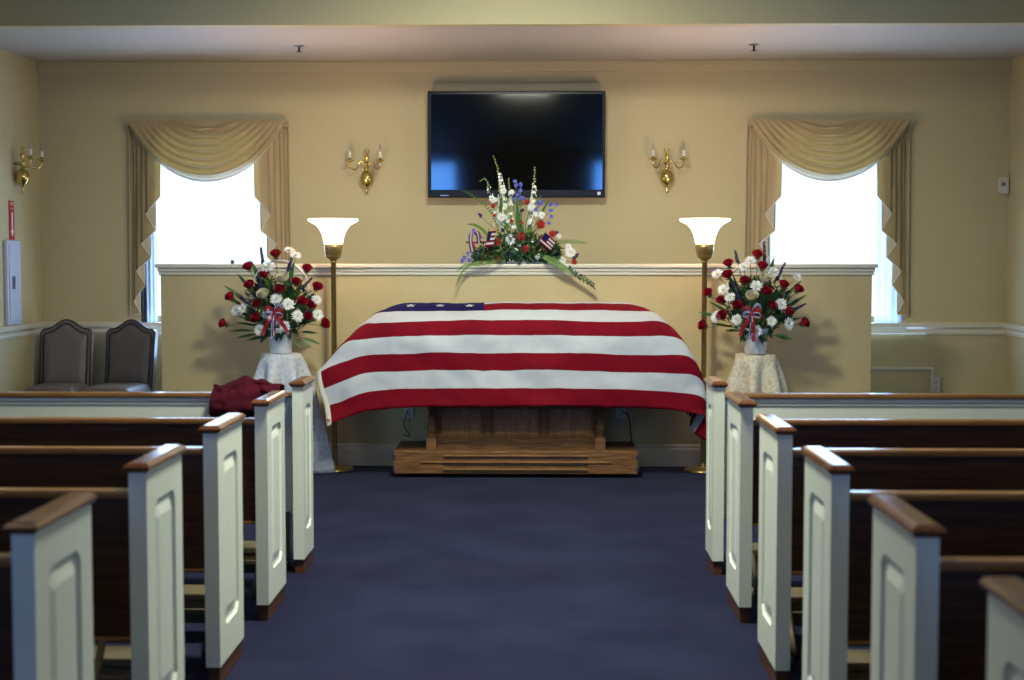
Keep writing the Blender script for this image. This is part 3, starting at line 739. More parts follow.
b = MB(); p0, p1 = at(999, 177.5, YB-.03), at(1008, 193.5, YB-.03); b.box((p0.x, YB-.05, p1.z), (min(p1.x, XR-.002), YB-.001, p0.z), bev=.006)
sn = tag(link('motion_sensor', b, 'outlet', None, (3.73, YB, 2.1)), 'small pale grey box sensor high on the wall in the corner', 'sensor')
b = MB(); b.box((-.02, -.0525, .0), (.012, -.0495, .03)); link('lens', b, 'steel', sn)
# surface raceway and outlet
b = MB(); ax0, az = 2.30, at(900, 368.5, YB).z; ax1 = at(932, 370, YB).x
b.box((ax0, YB-.014, az-.011), (ax1+.011, YB-.0005, az+.011), bev=.003); b.box((ax1-.011, YB-.014, at(932, 378, YB).z), (ax1+.011, YB-.0005, az-.011), bev=.003)
tag(link('cable_raceway', b, 'outlet', None, (2.8, YB, az)), 'thin white cable raceway running along the wall down to the outlet', 'raceway')
def outlet(x, y, z, label, w=.036, h=.06):
    r = thing('wall_outlet', label, 'outlet', (x, y, z), 0, 'electrical outlets')
    b = MB(); b.box((-w, -.03 if w > .036 else -.008, -h), (w, -.0005, h), bev=.004); pl = link('cover_plate', b, 'outlet', r)
    yy = -.03 if w > .036 else -.008
    for dz in (-.025, .025):
        s = MB()
        for dx in (-.008, .008): s.box((dx-.002, yy-.001, dz-.006), (dx+.002, yy+.001, dz+.008))
        s.box((-.003, yy-.001, dz-.016), (.003, yy+.001, dz-.011)); link('socket', s, 'dark', pl)
    return r
p = at(934.5, 385, YB); outlet(p.x, YB, p.z, 'surface-mounted white outlet box at the end of the cable raceway', .037, .062)
p = at(409, 410, YK); outlet(p.x, YK, p.z, 'wall outlet under the flag at the starred end, cord plugged in')
p2 = at(621, 410, YK); outlet(p2.x, YK, p2.z, 'wall outlet under the flag at the striped end, cord plugged in')
b = MB(); b.tube(cr([V((p.x-.01, YK-.02, p.z)), at(404, 425, YK-.04), at(410, 436, YK-.06), V((BX-.83, 10.17, .235))], 24), .004, 6)
tag(link('power_cord', b, 'cord'), 'thin black cord hanging from the outlet at the starred end', 'cord')
b = MB(); b.tube(cr([V((p2.x+.01, YK-.02, p2.z)), at(629, 418, YK-.04), at(631, 435, YK-.05), V((BX+.86, 10.19, .01))], 24), .004, 6)
tag(link('power_cord', b, 'cord'), 'thin black cord hanging from the outlet at the striped end', 'cord')
p = at(232.5, 265, YK+.06); b = MB(); b.lathe([(0, 0), (.013, 0), (.014, .018), (.010, .026), (0, .028)], 16, (0, 0, 0))
o = link('bottle_cap', b, 'teal'); o.location = (p.x, YK+.06, 1.482); tag(o, 'small dark blue cap standing on the partition ledge before the window', 'cap')
# sprinkler heads
def sprinkler(px, py, label):
    Y = 10.55; x = at(px, py, Y).x
    r = thing('sprinkler_head', label, 'sprinkler', (x, Y, ZC), 0, 'sprinkler heads in the alcove ceiling')
    b = MB(); b.lathe([(0, -.012), (.018, -.012), (.04, -.004), (.042, 0)], 20); link('escutcheon', b, 'steel', r)
    b = MB(); b.tube([(0, 0, -.01), (0, 0, -.045)], .008, 8); b.lathe([(0, -.047), (.02, -.047), (.022, -.044), (0, -.044)], 16); link('nozzle', b, 'dark', r)
sprinkler(299, 46, 'dark ceiling sprinkler head above the first curtain and sconce, chairs side')
sprinkler(754, 44, 'dark ceiling sprinkler head above the second curtain and sconce, outlet side')
# ------------------------------------------------------------------ flowers
def mx_to(loc, d, spin=0, s=1):
    return Matrix.Translation(loc) @ V(d).to_track_quat('Z', 'Y').to_matrix().to_4x4() @ Matrix.Rotation(spin, 4, 'Z') @ Matrix.Scale(s, 4)
def g_rose(mb, mx, R=.04):
    for n, k, h, op in ((5, 1.0, .95, .55), (5, .78, 1.12, .15), (4, .55, 1.2, -.1), (3, .3, 1.22, -.25)):
        ph0 = random.random()*6
        for i in range(n):
            ph = ph0+i*2*PI/n
            def F(u, v):
                a = (u*2-1)*PI/n*1.35; hh = v*(1-.12*abs(2*u-1)**2.5)
                r = R*k*(math.sin(min(hh*1.5, 1.45))**.8*.85+.12+op*.45*max(0, hh-.55)**1.2+.02*(u-.5))
                return (r*math.cos(ph+a), r*math.sin(ph+a), R*h*1.25*hh-R*.4-.12*R*max(0, hh-.8)*(op > .3)*4)
            mb.grid(F, 5, 5, 0, True, False, mx)
def strip(mb, base, tip, w, upv, m=0, mx=None, cup=.0):
    base, tip = V(base), V(tip); d = tip-base; sd = d.cross(upv).normalized()*w; L_ = d.length
    vs = [base-sd*.35, base+sd*.35, base+d*.55-sd+upv*cup*L_, base+d*.55+sd+upv*cup*L_, base+d*.88-sd*.7+upv*cup*L_*1.2, base+d*.88+sd*.7+upv*cup*L_*1.2, tip+upv*cup*L_*1.1]
    mb.add(vs, [(0, 1, 3, 2), (2, 3, 5, 4), (4, 5, 6)], m, True, mx)
def g_mum(mb, mx, R=.04):
    for n, el, k in ((17, .05, 1), (15, .35, .9), (11, .75, .7), (7, 1.15, .45)):
        for i in range(n):
            a = i*2*PI/n+random.uniform(-.1, .1)+el; e = el+random.uniform(-.08, .08); L_ = R*k*random.uniform(.88, 1.08)
            d = V((math.cos(a)*math.cos(e), math.sin(a)*math.cos(e), math.sin(e)))
            up = V((-math.cos(a)*math.sin(e), -math.sin(a)*math.sin(e), math.cos(e)))
            strip(mb, d*R*.12, d*L_, R*.10, up, 0, mx, .10)
    mb.lathe([(.2*R, .1*R), (.16*R, .28*R), (0, .34*R)], 10, (0, 0, 0), 1, mx)
def g_carn(mb, mx, R=.035):
    for k, h, el in ((1, 0, .15), (.92, .12, .45), (.72, .28, .75), (.45, .42, 1.1)):
        s0 = random.random()*9
        def F(u, v):
            a = u*2*PI; r = R*k*v*(1+.14*math.sin(a*9+s0)*v+.08*math.sin(a*5+s0))
            return (r*math.cos(a)*math.cos(el), r*math.sin(a)*math.cos(el), R*h+r*math.sin(el)+R*.10*v*math.sin(a*13+s0))
        mb.grid(F, 40, 3, 0, True, True, mx)
def g_floret(mb, mx, R=.012, m=0):
    for i in range(5):
        a = i*2*PI/5; d = V((math.cos(a), math.sin(a), .45)).normalized()
        strip(mb, (0, 0, 0), d*R, R*.42, V((0, 0, 1)), m, mx, .1)
def g_leaf(mb, p0, p1, w, m=0, droop=.15, up=None, n=6):
    p0, p1 = V(p0), V(p1); d = p1-p0; L_ = d.length
    up = up or V((random.uniform(-.3, .3), -1, .6)).normalized()
    sd = d.cross(up)
    sd = sd.normalized() if sd.length > 1e-6 else V((1, 0, 0))
    nn = sd.cross(d).normalized()
    vs = []
    for i in range(n+1):
        t = i/n; ww = w*math.sin(PI*min(1, t*.97+.03))**.8*(1-.25*t)
        c = p0+d*t+V((0, 0, -1))*droop*L_*t*t*.9+V((0, 0, 1))*droop*L_*t*.4
        vs += [c-sd*ww+nn*ww*.35, c, c+sd*ww+nn*ww*.35]
    fs = []
    for i in range(n): fs += [(3*i, 3*i+1, 3*i+4, 3*i+3), (3*i+1, 3*i+2, 3*i+5, 3*i+4)]
    mb.add(vs, fs, m, True)
def g_fern(mb, P, w, m=0, n=26):
    Q = cr([V(p) for p in P], n); mb.tube(Q, [.003*(1-.7*i/n) for i in range(n+1)], 5, m)
    for i in range(2, n):
        t = (Q[i]-Q[i-1]).normalized(); sd = t.cross(V((0, -1, .25))).normalized(); f = i/n; ww = w*math.sin(PI*(f*.85+.12))**.7
        for s in (-1, 1): g_leaf(mb, Q[i], Q[i]+(sd*s+t*.55).normalized()*ww, .0055, m, .05, V((0, -1, .3)), 3)
def g_spike(mb, P, r0, r1, n, R, mats=(0, 1)):
    """flower spike: stem P, florets from r0 radius at bottom to r1 at top"""
    Q = cr([V(p) for p in P], n); mb.tube(Q, .0028, 5, 2)
    for i, q in enumerate(Q):
        f = i/n
        if f < .3: continue
        g = (f-.3)/.7; rr = r0*(1-g)+r1*g; sz = R*(1-g*.6)
        for k in range(2):
            a = random.random()*6.28; d = V((math.cos(a), -abs(math.sin(a))*.8-.1, .35)).normalized()
            if g > .72: mb.lathe([(0, -sz*.5), (sz*.45, -sz*.1), (sz*.35, sz*.4), (0, sz*.6)], 6, (0, 0, 0), 1, mx_to(q+d*rr*.8, d))
            else: g_floret(mb, mx_to(q+d*rr, d, random.random()*6), sz, 0)
def basket(px, label, roses, mums, wroses, spikes, leaves, org, lace, clabel, seed, group):
    random.seed(seed)
    Yc = 9.86; cx = at(px, 354, Yc).x; zt = .85
    # cloth-covered round stand
    root = thing('lace_cloth', clabel, 'tablecloth', (cx, Yc, 0), 0, 'floor-length lace cloths under the flower baskets')
    b = MB()
    def F(u, v):
        a = u*2*PI
        if v < .18:
            r = .138*v/.18; z = zt
        else:
            t = (v-.18)/.82; k = t**.9
            amp = .022+.06*k
            r = .142+.125*k+amp*math.sin(a*7+1.3)*min(1, t*5)+.4*amp*math.sin(a*3+.5+seed)
            z = zt-.012*(t < .05)-(zt-.004)*t
        return (r*math.cos(a), r*math.sin(a), z)
    b.grid(F, 140, 34, 0, True, True); lo = link('cloth_drape', b, lace, root)
    md = lo.modifiers.new('thickness', 'SOLIDIFY'); md.thickness = .003; md.offset = -1
    # basket
    zb = zt+.003
    R = thing('flower_basket', label, 'flower basket', (cx, Yc, zb), 0, group)
    O = (0, 0, 0); org_p = V((cx, Yc, zb))
    v = MB(); v.lathe([(0, 0), (.070, 0), (.074, .004), (.092, .17), (.097, .175), (.095, .18), (.085, .172), (.07, .16), (0, .155)], 28); link('vase', v, 'vase', R)
    h = MB()
    for dy, rr in ((-.012, .006), (.012, .006), (0, .005)):
        P = [V((.205*math.cos(a)*(1 if abs(math.cos(a)) < .9 else .98), dy+.0, .43+.225*math.sin(a))) for a in [PI*i/16 for i in range(17)]]
        P = [V((.10, dy, .16)), V((.18, dy, .30))]+P+[V((-.18, dy, .30)), V((-.10, dy, .16))]
        if rr == .005: P = [V((q.x+.006*math.sin(i*2.1), q.y+.016*math.cos(i*2.1), q.z)) for i, q in enumerate(cr(P, 60))]
        else: P = cr(P, 50)
        h.tube(P, rr, 6)
    link('handle', h, 'wicker', R)
    # local position from photo offsets (px at 4x zoom)
    cen = V((0, 0, .36))
    def loc(z4, depth=1.0):
        p = at(org[0]+z4[0]/4, org[1]+z4[1]/4, Yc-.10); q = p-org_p
        dx, dz = q.x, q.z-cen.z; rr = min(1, math.hypot(dx, dz)/.37)
        y = -.19*math.sqrt(max(0, 1-rr*rr))*depth
        s = (Yc+y)/(Yc-.10)
        pp = at(org[0]+z4[0]/4, org[1]+z4[1]/4, Yc+y)-org_p
        return V((pp.x, pp.y, pp.z))
    base = V((0, 0, .15))
    def dirn(p): return (p-V((0, .05, .20))).normalized().lerp(V((0, -1, .25)), .35).normalized()
    def stem(p, d, par, m='stem'):
        s = MB(); q = p-d*.03; s.tube(cr([base+V((p.x*.15, p.y*.15, 0)), base.lerp(q, .6)+V((0, 0, .03)), q, p-d*.005], 10), .0028, 5); link('stem', s, m, par)
    for z4 in roses:
        p = loc(z4); d = dirn(p).lerp(V((0, 0, 1)), .25).normalized(); m = MB(); g_rose(m, mx_to(p, d, random.random()*6), random.uniform(.034, .040)); o = link('rose', m, 'rose', R, fix=False); stem(p, d, o)
        s = MB()
        for k in range(5):
            a = k*1.257; e = mx_to(p-d*.012, d) @ V((.028*math.cos(a), .028*math.sin(a), .008)); g_leaf(s, p-d*.028, e-d*.012, .005, 0, .0, None, 3)
        link('sepals', s, 'leaf', o)
    for z4 in wroses:
        p = loc(z4, 1.1); d = dirn(p).lerp(V((0, 0, 1)), .25).normalized(); m = MB(); g_rose(m, mx_to(p, d, random.random()*6), .044); o = link('rose', m, 'wrose', R, fix=False); o['label'] = 'cream white rose'; stem(p, d, o)
    for z4 in mums:
        p = loc(z4, 1.05); d = dirn(p); m = MB(); g_mum(m, mx_to(p, d, random.random()*6), random.uniform(.040, .050)); o = link('chrysanthemum', m, ['mum', 'mumc'], R, fix=False); stem(p, d, o)
    for a_, b_ in spikes:
        p, q = loc(a_, .9), loc(b_, .9)
        m = MB(); Q = cr([base, p.lerp(base, .3), p, q], 24); m.tube(Q, .0025, 5, 1)
        for k in range(44):
            t = k/44; c = p.lerp(q, t); an = random.random()*6.28; d = V((math.cos(an), math.sin(an), .6)).normalized(); g_floret(m, mx_to(c+d*.004, d), .0125*(1-.4*t), 0)
        link('statice_spike', m, ['purple', 'stem'], R, fix=False)
    for z4, w_ in leaves:
        e = loc(z4, .5); mid = base.lerp(e, .45)+V((0, .02, .0)); m = MB(); m.tube(cr([base, mid, mid.lerp(e, .3)], 8), .002, 5, 0); g_leaf(m, base.lerp(e, .52), e, w_, 0, .12, None, 8); link('leaf', m, 'leaf', R)
    for k in range(60):
        a = random.uniform(-.35, PI+.35); rr = random.uniform(.14, .30)
        e = cen+V((rr*math.cos(a), random.uniform(-.12, .08), rr*math.sin(a)*.9-.04)); st = base.lerp(e, random.uniform(.4, .7))
        m = MB(); m.tube([base, st], .0016, 4); g_leaf(m, st, e, random.uniform(.018, .030), 0, .12, None, 6); link('leaf', m, 'leafd' if k % 2 else 'leaf', R)
    for k in range(16):
        a = PI+PI*(k+.5)/16; e = V((.12*math.cos(a)+random.uniform(-.03, .03), .11*math.sin(a), random.uniform(.07, .15))); st = V((.06*math.cos(a), .06*math.sin(a), .19))
        m = MB(); g_leaf(m, st, e, .020, 0, .05, None, 6); link('leaf', m, 'leaf' if k % 2 else 'leafd', R)
    # dense greenery in the middle: uncountable
    m = MB()
    for k in range(520):
        a = random.random()*2*PI; rr = .24*math.sqrt(random.random())
        c = V((rr*math.cos(a), random.uniform(-.10, .06), .33+rr*.82*math.sin(a)))
        if c.z < .17 and abs(c.x) < .06: continue
        d = V((random.uniform(-1, 1), random.uniform(-1, .2), random.uniform(-.4, 1))).normalized(); g_leaf(m, c, c+d*random.uniform(.03, .06), .007, 0, .1, None, 3)
    go = link('greenery', m, 'leafd', R); go['kind'] = 'stuff'
    # bow of striped ribbon
    bo = V((org_b(px), 0, 0)) if False else None
    bp = loc((258 if seed == 1 else 285, 335), 1.1)+V((0, -.02, 0))
    rb = None
    def ribbon(P, w_, name='ribbon_tail', par=None, cols=None):
        Q = cr([V(p) for p in P], 24); m = MB(); sdv = None
        def F(u, v):
            i = round(v*24); t = (Q[min(i+1, 24)]-Q[max(i-1, 0)]).normalized(); s_ = t.cross(V((.15, -1, .1))).normalized()
            return Q[i]+s_*(u-.5)*w_
        m.grid(F, 5, 24, 0, True, False, None, (lambda i, j: cols[i]))
        return link(name, m, ['ribred', 'ribwhite', 'ribblue'], par, fix=False)
    kb = MB(); kb.lathe([(0, -.014), (.012, -.01), (.014, 0), (.012, .01), (0, .014)], 12, bp); knot = link('ribbon_bow', kb, 'ribred', R)
    tri = [0, 0, 1, 2, 2]; wb = [2, 1, 2, 1, 2]; rd = [0]*5
    for s, cl, dz in ((-1, rd, .03), (1, rd, .02), (-1, wb, .0), (1, wb, .05), (1, tri, -.005)):
        ribbon([bp, bp+V((s*.026, -.015, dz+.014)), bp+V((s*.052, -.018, dz+.008)), bp+V((s*.055, -.005, dz-.016)), bp+V((s*.026, .0, dz-.016)), bp], .024, 'ribbon_loop', knot, cl)
    for dx, dz, cl in ((-.08, -.15, rd), (-.012, -.175, wb), (.0, -.15, tri), (.095, -.13, rd) if seed == 1 else (.012, -.19, rd)):
        ribbon([bp, bp+V((dx*.4, -.03, dz*.3)), bp+V((dx*.8, -.015, dz*.7)), bp+V((dx, -.02, dz))], .026, 'ribbon_tail', knot, cl)
    return R
def org_b(x): return x
rosesL = [(263, 103), (155, 153), (387, 160), (218, 185), (160, 225), (343, 212), (427, 233), (280, 243), (85, 272), (192, 300), (367, 290), (402, 304), (187, 356), (390, 350), (455, 377), (58, 376)]
mumsL = [(232, 150), (312, 298), (265, 278), (350, 345), (262, 357), (105, 322), (130, 316), (425, 280), (430, 340), (317, 84), (343, 104), (200, 400), (230, 335), (300, 385)]
spL = [((212, 135), (203, 72)), ((312, 165), (328, 112)), ((205, 235), (188, 190)), ((365, 240), (408, 192)), ((148, 295), (118, 262))]
lvL = [((50, 210), .017), ((108, 165), .017), ((50, 250), .013), ((160, 108), .02), ((335, 118), .02), ((75, 400), .012), ((105, 428), .014), ((145, 440), .014), ((165, 440), .012), ((445, 455), .014), ((405, 465), .012), ((372, 470), .012), ((435, 410), .012), ((100, 365), .012), ((80, 310), .012), ((465, 345), .012)]
basket(281, 'white basket of red roses on the plain white lace cloth, starred flag end', rosesL, mumsL, [(290, 200), (215, 263)], spL, lvL, (210, 230), 'lacew', 'white lace cloth to the floor under the basket beside the starred end of the flag', 1, 'white baskets of red roses and white flowers')
rosesR = [(310, 105), (195, 140), (330, 150), (192, 185), (260, 208), (345, 252), (412, 223), (470, 242), (115, 256), (167, 285), (232, 305), (370, 307), (430, 330), (172, 347), (97, 384), (492, 374)]
mumsR = [(280, 125), (255, 150), (200, 270), (228, 360), (302, 405), (365, 365), (433, 375), (403, 298), (147, 347), (150, 178), (467, 190), (175, 240), (305, 225), (372, 170)]
spR = [((338, 125), (337, 48)), ((232, 135), (220, 85)), ((385, 205), (420, 132)), ((238, 280), (214, 205)), ((455, 322), (502, 297))]
lvR = [((378, 98), .022), ((75, 322), .016), ((452, 434), .022), ((510, 250), .016), ((440, 195), .015), ((490, 190), .014), ((115, 280), .014), ((180, 150), .014), ((120, 370), .012), ((490, 345), .014), ((250, 445), .012), ((210, 175), .014), ((180, 400), .012)]
basket(755, 'white basket of red roses on the cream patterned lace cloth, striped flag end', rosesR, mumsR, [(340, 202), (288, 270)], spR, lvR, (680, 230), 'laceb', 'cream patterned lace cloth to the floor under the basket beside the striped end', 2, 'white baskets of red roses and white flowers')
# ------------------------------------------------------------------ arrangement on the ledge
random.seed(5)
YA = 10.30; ax = at(520, 262, YA).x; A0 = V((ax, YA, 1.483))
A = thing('flower_arrangement', 'spray of white larkspur, blue flowers and red carnations on the partition ledge', 'flower arrangement', tuple(A0))
def zp(z, dy=0.0):
    p = at(440+z[0]/4.247, 140+z[1]/4.247, YA+dy); return p-A0
v = MB(); v.box((-.21, -.06, 0), (.21, .06, .035), bev=.012); link('tray', v, 'vase', A)
v = MB(); v.box((-.17, -.05, .03), (.17, .05, .09), bev=.015); link('foam_block', v, 'leafd', A)
ab = V((0, 0, .07))
def st2(p, par, r=.0024):
    s = MB(); s.tube(cr([ab+V((p.x*.35, p.y*.2, 0)), ab.lerp(p, .55)+V((0, 0, .02)), p+V((0, .004, -.008))], 10), r, 5); link('stem', s, 'stem', par)
for P, R_ in (([(290, 470), (280, 330), (262, 190), (228, 70)], .022), ([(250, 460), (240, 330), (215, 235), (195, 168), (172, 175)], .02), ([(345, 470), (378, 370), (398, 240), (402, 118)], .022), ([(300, 470), (300, 330), (300, 240), (291, 165)], .018), ([(315, 460), (262, 330), (255, 250), (250, 180)], .016), ([(330, 470), (385, 380), (392, 300), (425, 240)], .014)):
    m = MB(); g_spike(m, [zp(q, -.02-.01*i) for i, q in enumerate(P)], .018, .006, 30, R_); link('larkspur', m, ['lark', 'bud', 'stem'], A, fix=False)
for i, (z, R_) in enumerate((((262, 328), .05), ((298, 425), .055), ((432, 320), .036), ((270, 218), .034), ((305, 222), .03), ((552, 478), .055), ((140, 498), .042), ((520, 512), .040), ((545, 455), .034), ((405, 315), .028))):
    p = zp(z, -.07-.03*(i % 3)); m = MB(); g_mum(m, mx_to(p, (V((p.x*.6, -1, .25))).normalized(), i), R_*.8); o = link('chrysanthemum', m, ['mum', 'mumc'], A, fix=False); st2(p, o)
for i, (z, R_) in enumerate((((320, 470), .02), ((335, 445), .018), ((505, 410), .018), ((415, 495), .024), ((315, 370), .016), ((378, 352), .016), ((395, 428), .014), ((200, 448), .02), ((232, 255), .02), ((385, 290), .022), ((383, 278), .02))):
    p = zp(z, -.10); m = MB(); g_carn(m, mx_to(p, (V((p.x*.4, -1, .3))).normalized(), i), R_); o = link('carnation', m, 'mum', A, fix=False); o['label'] = 'small white carnation'; st2(p, o)
for i, (z, R_) in enumerate((((428, 360), .038), ((345, 410), .038), ((243, 435), .036), ((362, 463), .030), ((240, 503), .036), ((477, 400), .032), ((225, 280), .020), ((370, 265), .022), ((305, 345), .016), ((570, 518), .024), ((348, 353), .014), ((140, 450), .022), ((210, 488), .016), ((450, 502), .014), ((232, 320), .014), ((440, 443), .014))):
    p = zp(z, -.09-.02*(i % 2)); m = MB(); g_carn(m, mx_to(p, (V((p.x*.5, -1, .35))).normalized(), i), R_*.85); o = link('carnation', m, 'carn', A, fix=False); o['label'] = 'red carnation'; st2(p, o)
for i, P in enumerate(([(325, 190), (338, 215), (345, 245), (318, 178), (342, 190), (330, 232), (350, 248), (320, 250)], [(470, 275), (495, 275), (470, 300), (475, 325), (462, 355)], [(425, 268), (408, 298), (430, 262), (418, 275)], [(140, 385), (150, 400), (172, 412), (130, 410)], [(115, 480), (105, 500), (125, 510), (160, 485), (95, 515), (130, 530)])):
    m = MB()
    for z in P:
        p = zp(z, -.05-.05*(i > 2))
        for k in range(3): g_floret(m, mx_to(p+V((random.uniform(-.006, .006), 0, random.uniform(-.006, .006))), (random.uniform(-.5, .5), -1, random.uniform(-.2, .6)), k), .015, 0)
        m.tube(cr([ab, ab.lerp(p, .5)+V((0, 0, .03)), p+V((0, .004, 0))], 8), .0016, 4, 1)
    link('delphinium', m, ['blue', 'stem'], A, fix=False)
for i, z in enumerate(((170, 322), (350, 300), (268, 385), (495, 395), (137, 545), (580, 490), (240, 460), (295, 485), (415, 430), (160, 500), (570, 505))):
    p = zp(z, -.08); m = MB()
    for k in range(8): g_floret(m, mx_to(p+V((random.uniform(-.009, .009), random.uniform(-.006, .006), random.uniform(-.012, .012))), (random.uniform(-1, 1), -1, random.uniform(-.5, 1))), .010, 0)
    m.tube(cr([ab, ab.lerp(p, .5)+V((0, 0, .01)), p], 8), .0018, 4, 1)
    link('statice', m, ['purple', 'stem'], A, fix=False)
for P, w_ in (([(270, 470), (225, 320), (150, 245), (92, 212)], .018), ([(380, 470), (470, 440), (560, 432), (628, 438)], .026), ([(230, 440), (190, 390), (150, 362), (115, 358)], .018)):
    m = MB(); g_fern(m, [zp(q, -.02-.03*i) for i, q in enumerate(P)], w_); link('fern_frond', m, 'fern', A)
for P, w_ in (([(200, 515), (140, 525), (95, 560), (65, 628)], .013), ([(250, 515), (170, 530), (110, 530), (70, 560)], .014), ([(430, 490), (490, 520), (530, 548), (565, 572)], .034)):
    m = MB(); g_fern(m, [zp(q, -.19-.006*i) for i, q in enumerate(P)], w_); m.tube([ab, zp(P[0], -.19)], .0025, 5); link('fern_frond', m, 'fern', A)
for a_, b_, w_ in (((360, 440), (392, 345), .018), ((335, 400), (325, 240), .016), ((255, 330), (262, 230), .014), ((420, 330), (462, 256), .010), ((350, 430), (342, 330), .014)):
    m = MB(); g_leaf(m, zp(a_, -.05), zp(b_, -.06), w_, 0, .02, V((0, -1, 0)), 10); m.tube([ab, zp(a_, -.05)], .002, 4); link('leaf', m, 'fern' if w_ > .017 else 'leaf', A)
P = [zp((540, 540), -.19), zp((570, 570), -.20), zp((605, 590), -.21), zp((648, 622), -.215)]
m = MB(); Q = cr(P, 16); m.tube([ab, zp((440, 500), -.09), P[0]], .0025, 5); m.tube(Q, .0018, 5)
for i in range(1, 17):
    for s in (-1, 1):
        d = V((random.uniform(.2, 1), -.2, s*random.uniform(.4, 1))).normalized(); g_leaf(m, Q[i], Q[i]+d*.032, .007, 0, .05, None, 4)
link('leafy_sprig', m, 'leafd', A)
m = MB()
for k in range(1100):
    x = random.uniform(-.33, .28); hh = .17*(1-(x/.36)**2)+.03; z = random.uniform(-.01, hh)+.02
    c = V((x, random.uniform(-.13, .03), z)); d = V((x*2+random.uniform(-1, 1), random.uniform(-1, .1), random.uniform(-.4, 1))).normalized()
    if c.z < .05: c.y = min(c.y, -.07)
    g_leaf(m, c, c+d*random.uniform(.03, .06), random.uniform(.005, .011), 0 if k % 4 else 1, .1, None, 3)
go = link('greenery', m, ['leafd', 'leaf'], A); go['kind'] = 'stuff'
m = MB(); m.tube([zp((110, 435), -.03), zp((290, 437), -.03)], .007, 6); link('wooden_stick', m, 'plinth', A)
m = MB()
for k in range(9):
    x = random.uniform(250, 350); z0 = zp((x, 470), -.04); z1 = zp((x+random.uniform(-25, 25), random.uniform(240, 330)), -.03)
    m = MB(); m.tube([z0, z1], .002, 5)
    for j in range(12): c = z0.lerp(z1, .4+.6*j/12); d = V((random.uniform(-1, 1), -.5, .4)).normalized(); m.lathe([(0, -.004), (.005, 0), (0, .006)], 6, (0, 0, 0), 1, mx_to(c+d*.007, d))
    link('bud_stem', m, ['stem', 'bud'], A, fix=False)
# two small hand flags
def hand_flag(c0, ex, ey, fold, label):
    """c0 top-left point (local), ex along the length, ey down"""
    m = MB(); n = 7
    def F(u, v): return c0+ex*u+ey*v+V((0, .006*math.sin(u*6+fold), 0))
    m.grid(F, 20, 7, 0, True, False, None, lambda i, j: (2 if (i < 9 and j < 4) else (0 if j % 2 == 0 else 1)))
    o = link('hand_flag', m, ['red', 'flagwhite', 'navy'], A, fix=False); o['label'] = label
    s = MB(); s.tube([c0-ey*.15, c0+ey*2.0], .002, 5); link('flag_stick', s, 'rail', o)
hand_flag(zp((447, 392), -.17), zp((493, 432), -.17)-zp((447, 392), -.17), zp((420, 432), -.17)-zp((447, 392), -.17), 0, 'small striped flag tilted down')
hand_flag(zp((205, 388), -.16), zp((240, 385), -.19)-zp((205, 388), -.16), zp((190, 455), -.16)-zp((205, 388), -.16), 2, 'small striped flag hanging folded')
# striped ribbon at the chairs-side end
m = MB(); Q = cr([zp((165, 440), -.1), zp((160, 395), -.12), zp((135, 392), -.13), zp((130, 430), -.13), zp((138, 475), -.12)], 20)
m.grid(lambda u, v: Q[round(v*20)]+V(((u-.5)*.03, 0, (u-.5)*.01)), 3, 20, 0, True, False, None, lambda i, j: (2, 1, 0)[i]); link('ribbon_loop', m, ['ribred', 'ribwhite', 'ribblue'], A, fix=False)
# ------------------------------------------------------------------ light
w = bpy.data.worlds.new('World'); bpy.context.scene.world = w; w.use_nodes = True
bg = w.node_tree.nodes['Background']; bg.inputs[0].default_value = (.70, .85, 1, 1); bg.inputs[1].default_value = .8
def area(name, loc, rot, sx, sy, e, col, spread=PI):
    l = bpy.data.lights.new(name, 'AREA'); l.shape = 'RECTANGLE'; l.size = sx; l.size_y = sy; l.energy = e; l.color = col; l.spread = spread
    o = bpy.data.objects.new(name, l); C.objects.link(o); o.location = loc; o.rotation_euler = rot; return o
for W in (W1, W2): area('daylight', ((W[0]+W[1])/2, YB+.30, (W[2]+W[3])/2), (-PI/2-.35, 0, 0), 1.5, 2.2, 48, (.36, .60, 1))
for W in RW: area('daylight', ((W[0]+W[1])/2, YF-.30, (W[2]+W[3])/2), (PI/2, 0, 0), 1.4, 2.7, 14, (.03, .28, 1), 1.3)
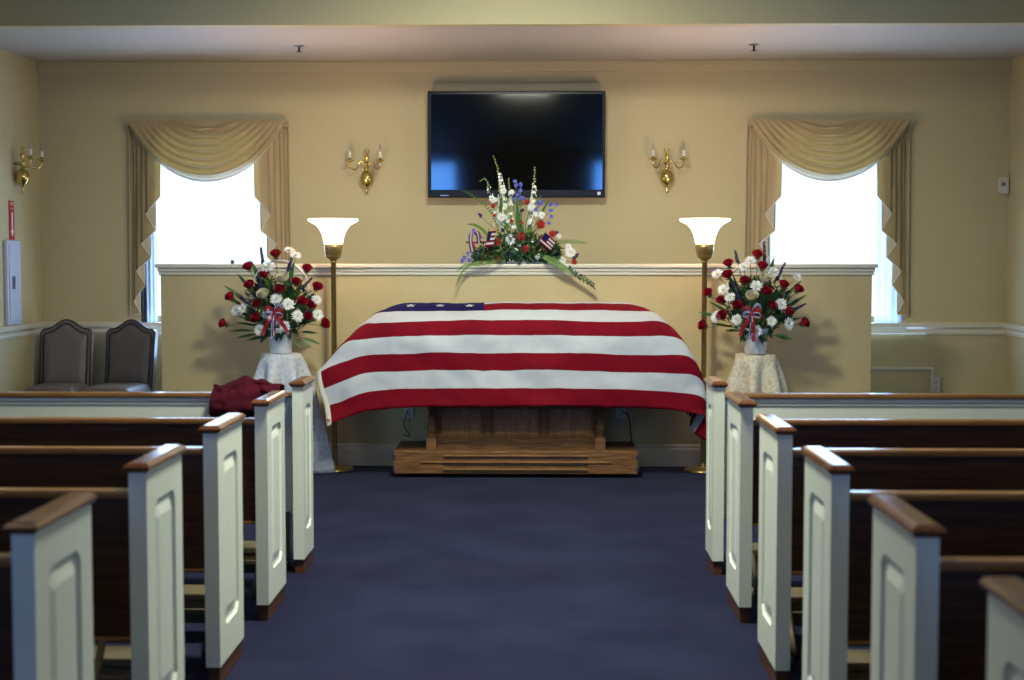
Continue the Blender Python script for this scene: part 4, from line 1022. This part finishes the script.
for xx, rz in ((XL-.45, -PI/2), (XR+.45, PI/2)): area('daylight', (xx, 7.2, 1.75), (PI/2, 0, rz), 1.5, 1.8, 26, (.30, .58, 1))
# recessed ceiling fixtures of the main room
def fixture(x, y, e, lab, tilt=0, sp=PI):
    r = thing('ceiling_light', lab, 'light', (x, y, ZM), 0, 'ceiling light fixtures')
    b = MB(); b.box((-.32, -.32, -.03), (.32, .32, -.0005), bev=.006); link('frame', b, 'trim', r)
    b = MB(); b.box((-.28, -.28, -.036), (.28, .28, -.029)); link('diffuser', b, 'fixture', r)
    area('ceiling_lamp', (x, y, ZM-.05), (tilt, 0, 0), .55, .55, e, (.95, .97, .78), sp)
fixture(-.15, 5.5, 58, 'square ceiling light above the aisle between the front pews', .0, 2.2)
fixture(-.15, 7.1, 47, 'square ceiling light above the open carpet before the casket', .74, 2.0)
for x_, y_, e_, lab in ((-2.7, 3.4, 6, 'square ceiling light over the pews, chairs side, halfway back'), (2.4, 3.4, 6, 'square ceiling light over the pews, outlet side, halfway back'),
                        (-2.7, -1.2, 5, 'square ceiling light over the rear pews, chairs side'), (2.4, -1.2, 5, 'square ceiling light over the rear pews, outlet side')): fixture(x_, y_, e_, lab)
# ------------------------------------------------------------------ camera
cam = bpy.data.cameras.new('camera'); co = bpy.data.objects.new('camera', cam); C.objects.link(co)
cam.sensor_width = 36; cam.lens = CF/1024*36; co.location = (0, 0, CH); co.rotation_euler = (PI/2-CPIT, 0, CYAW)
cam.dof.use_dof = True; cam.dof.focus_distance = 9.3; cam.dof.aperture_fstop = 2.8; cam.clip_start = .05
sc_ = bpy.context.scene; sc_.camera = co
sc_.view_settings.view_transform = 'Standard'; sc_.view_settings.look = 'None'; sc_.view_settings.exposure = 1.06
sc_.cycles.max_bounces = 8; sc_.cycles.diffuse_bounces = 4; sc_.cycles.glossy_bounces = 3; sc_.cycles.transparent_max_bounces = 12
sc_.cycles.caustics_reflective = False; sc_.cycles.caustics_refractive = False; sc_.cycles.sample_clamp_indirect = 4
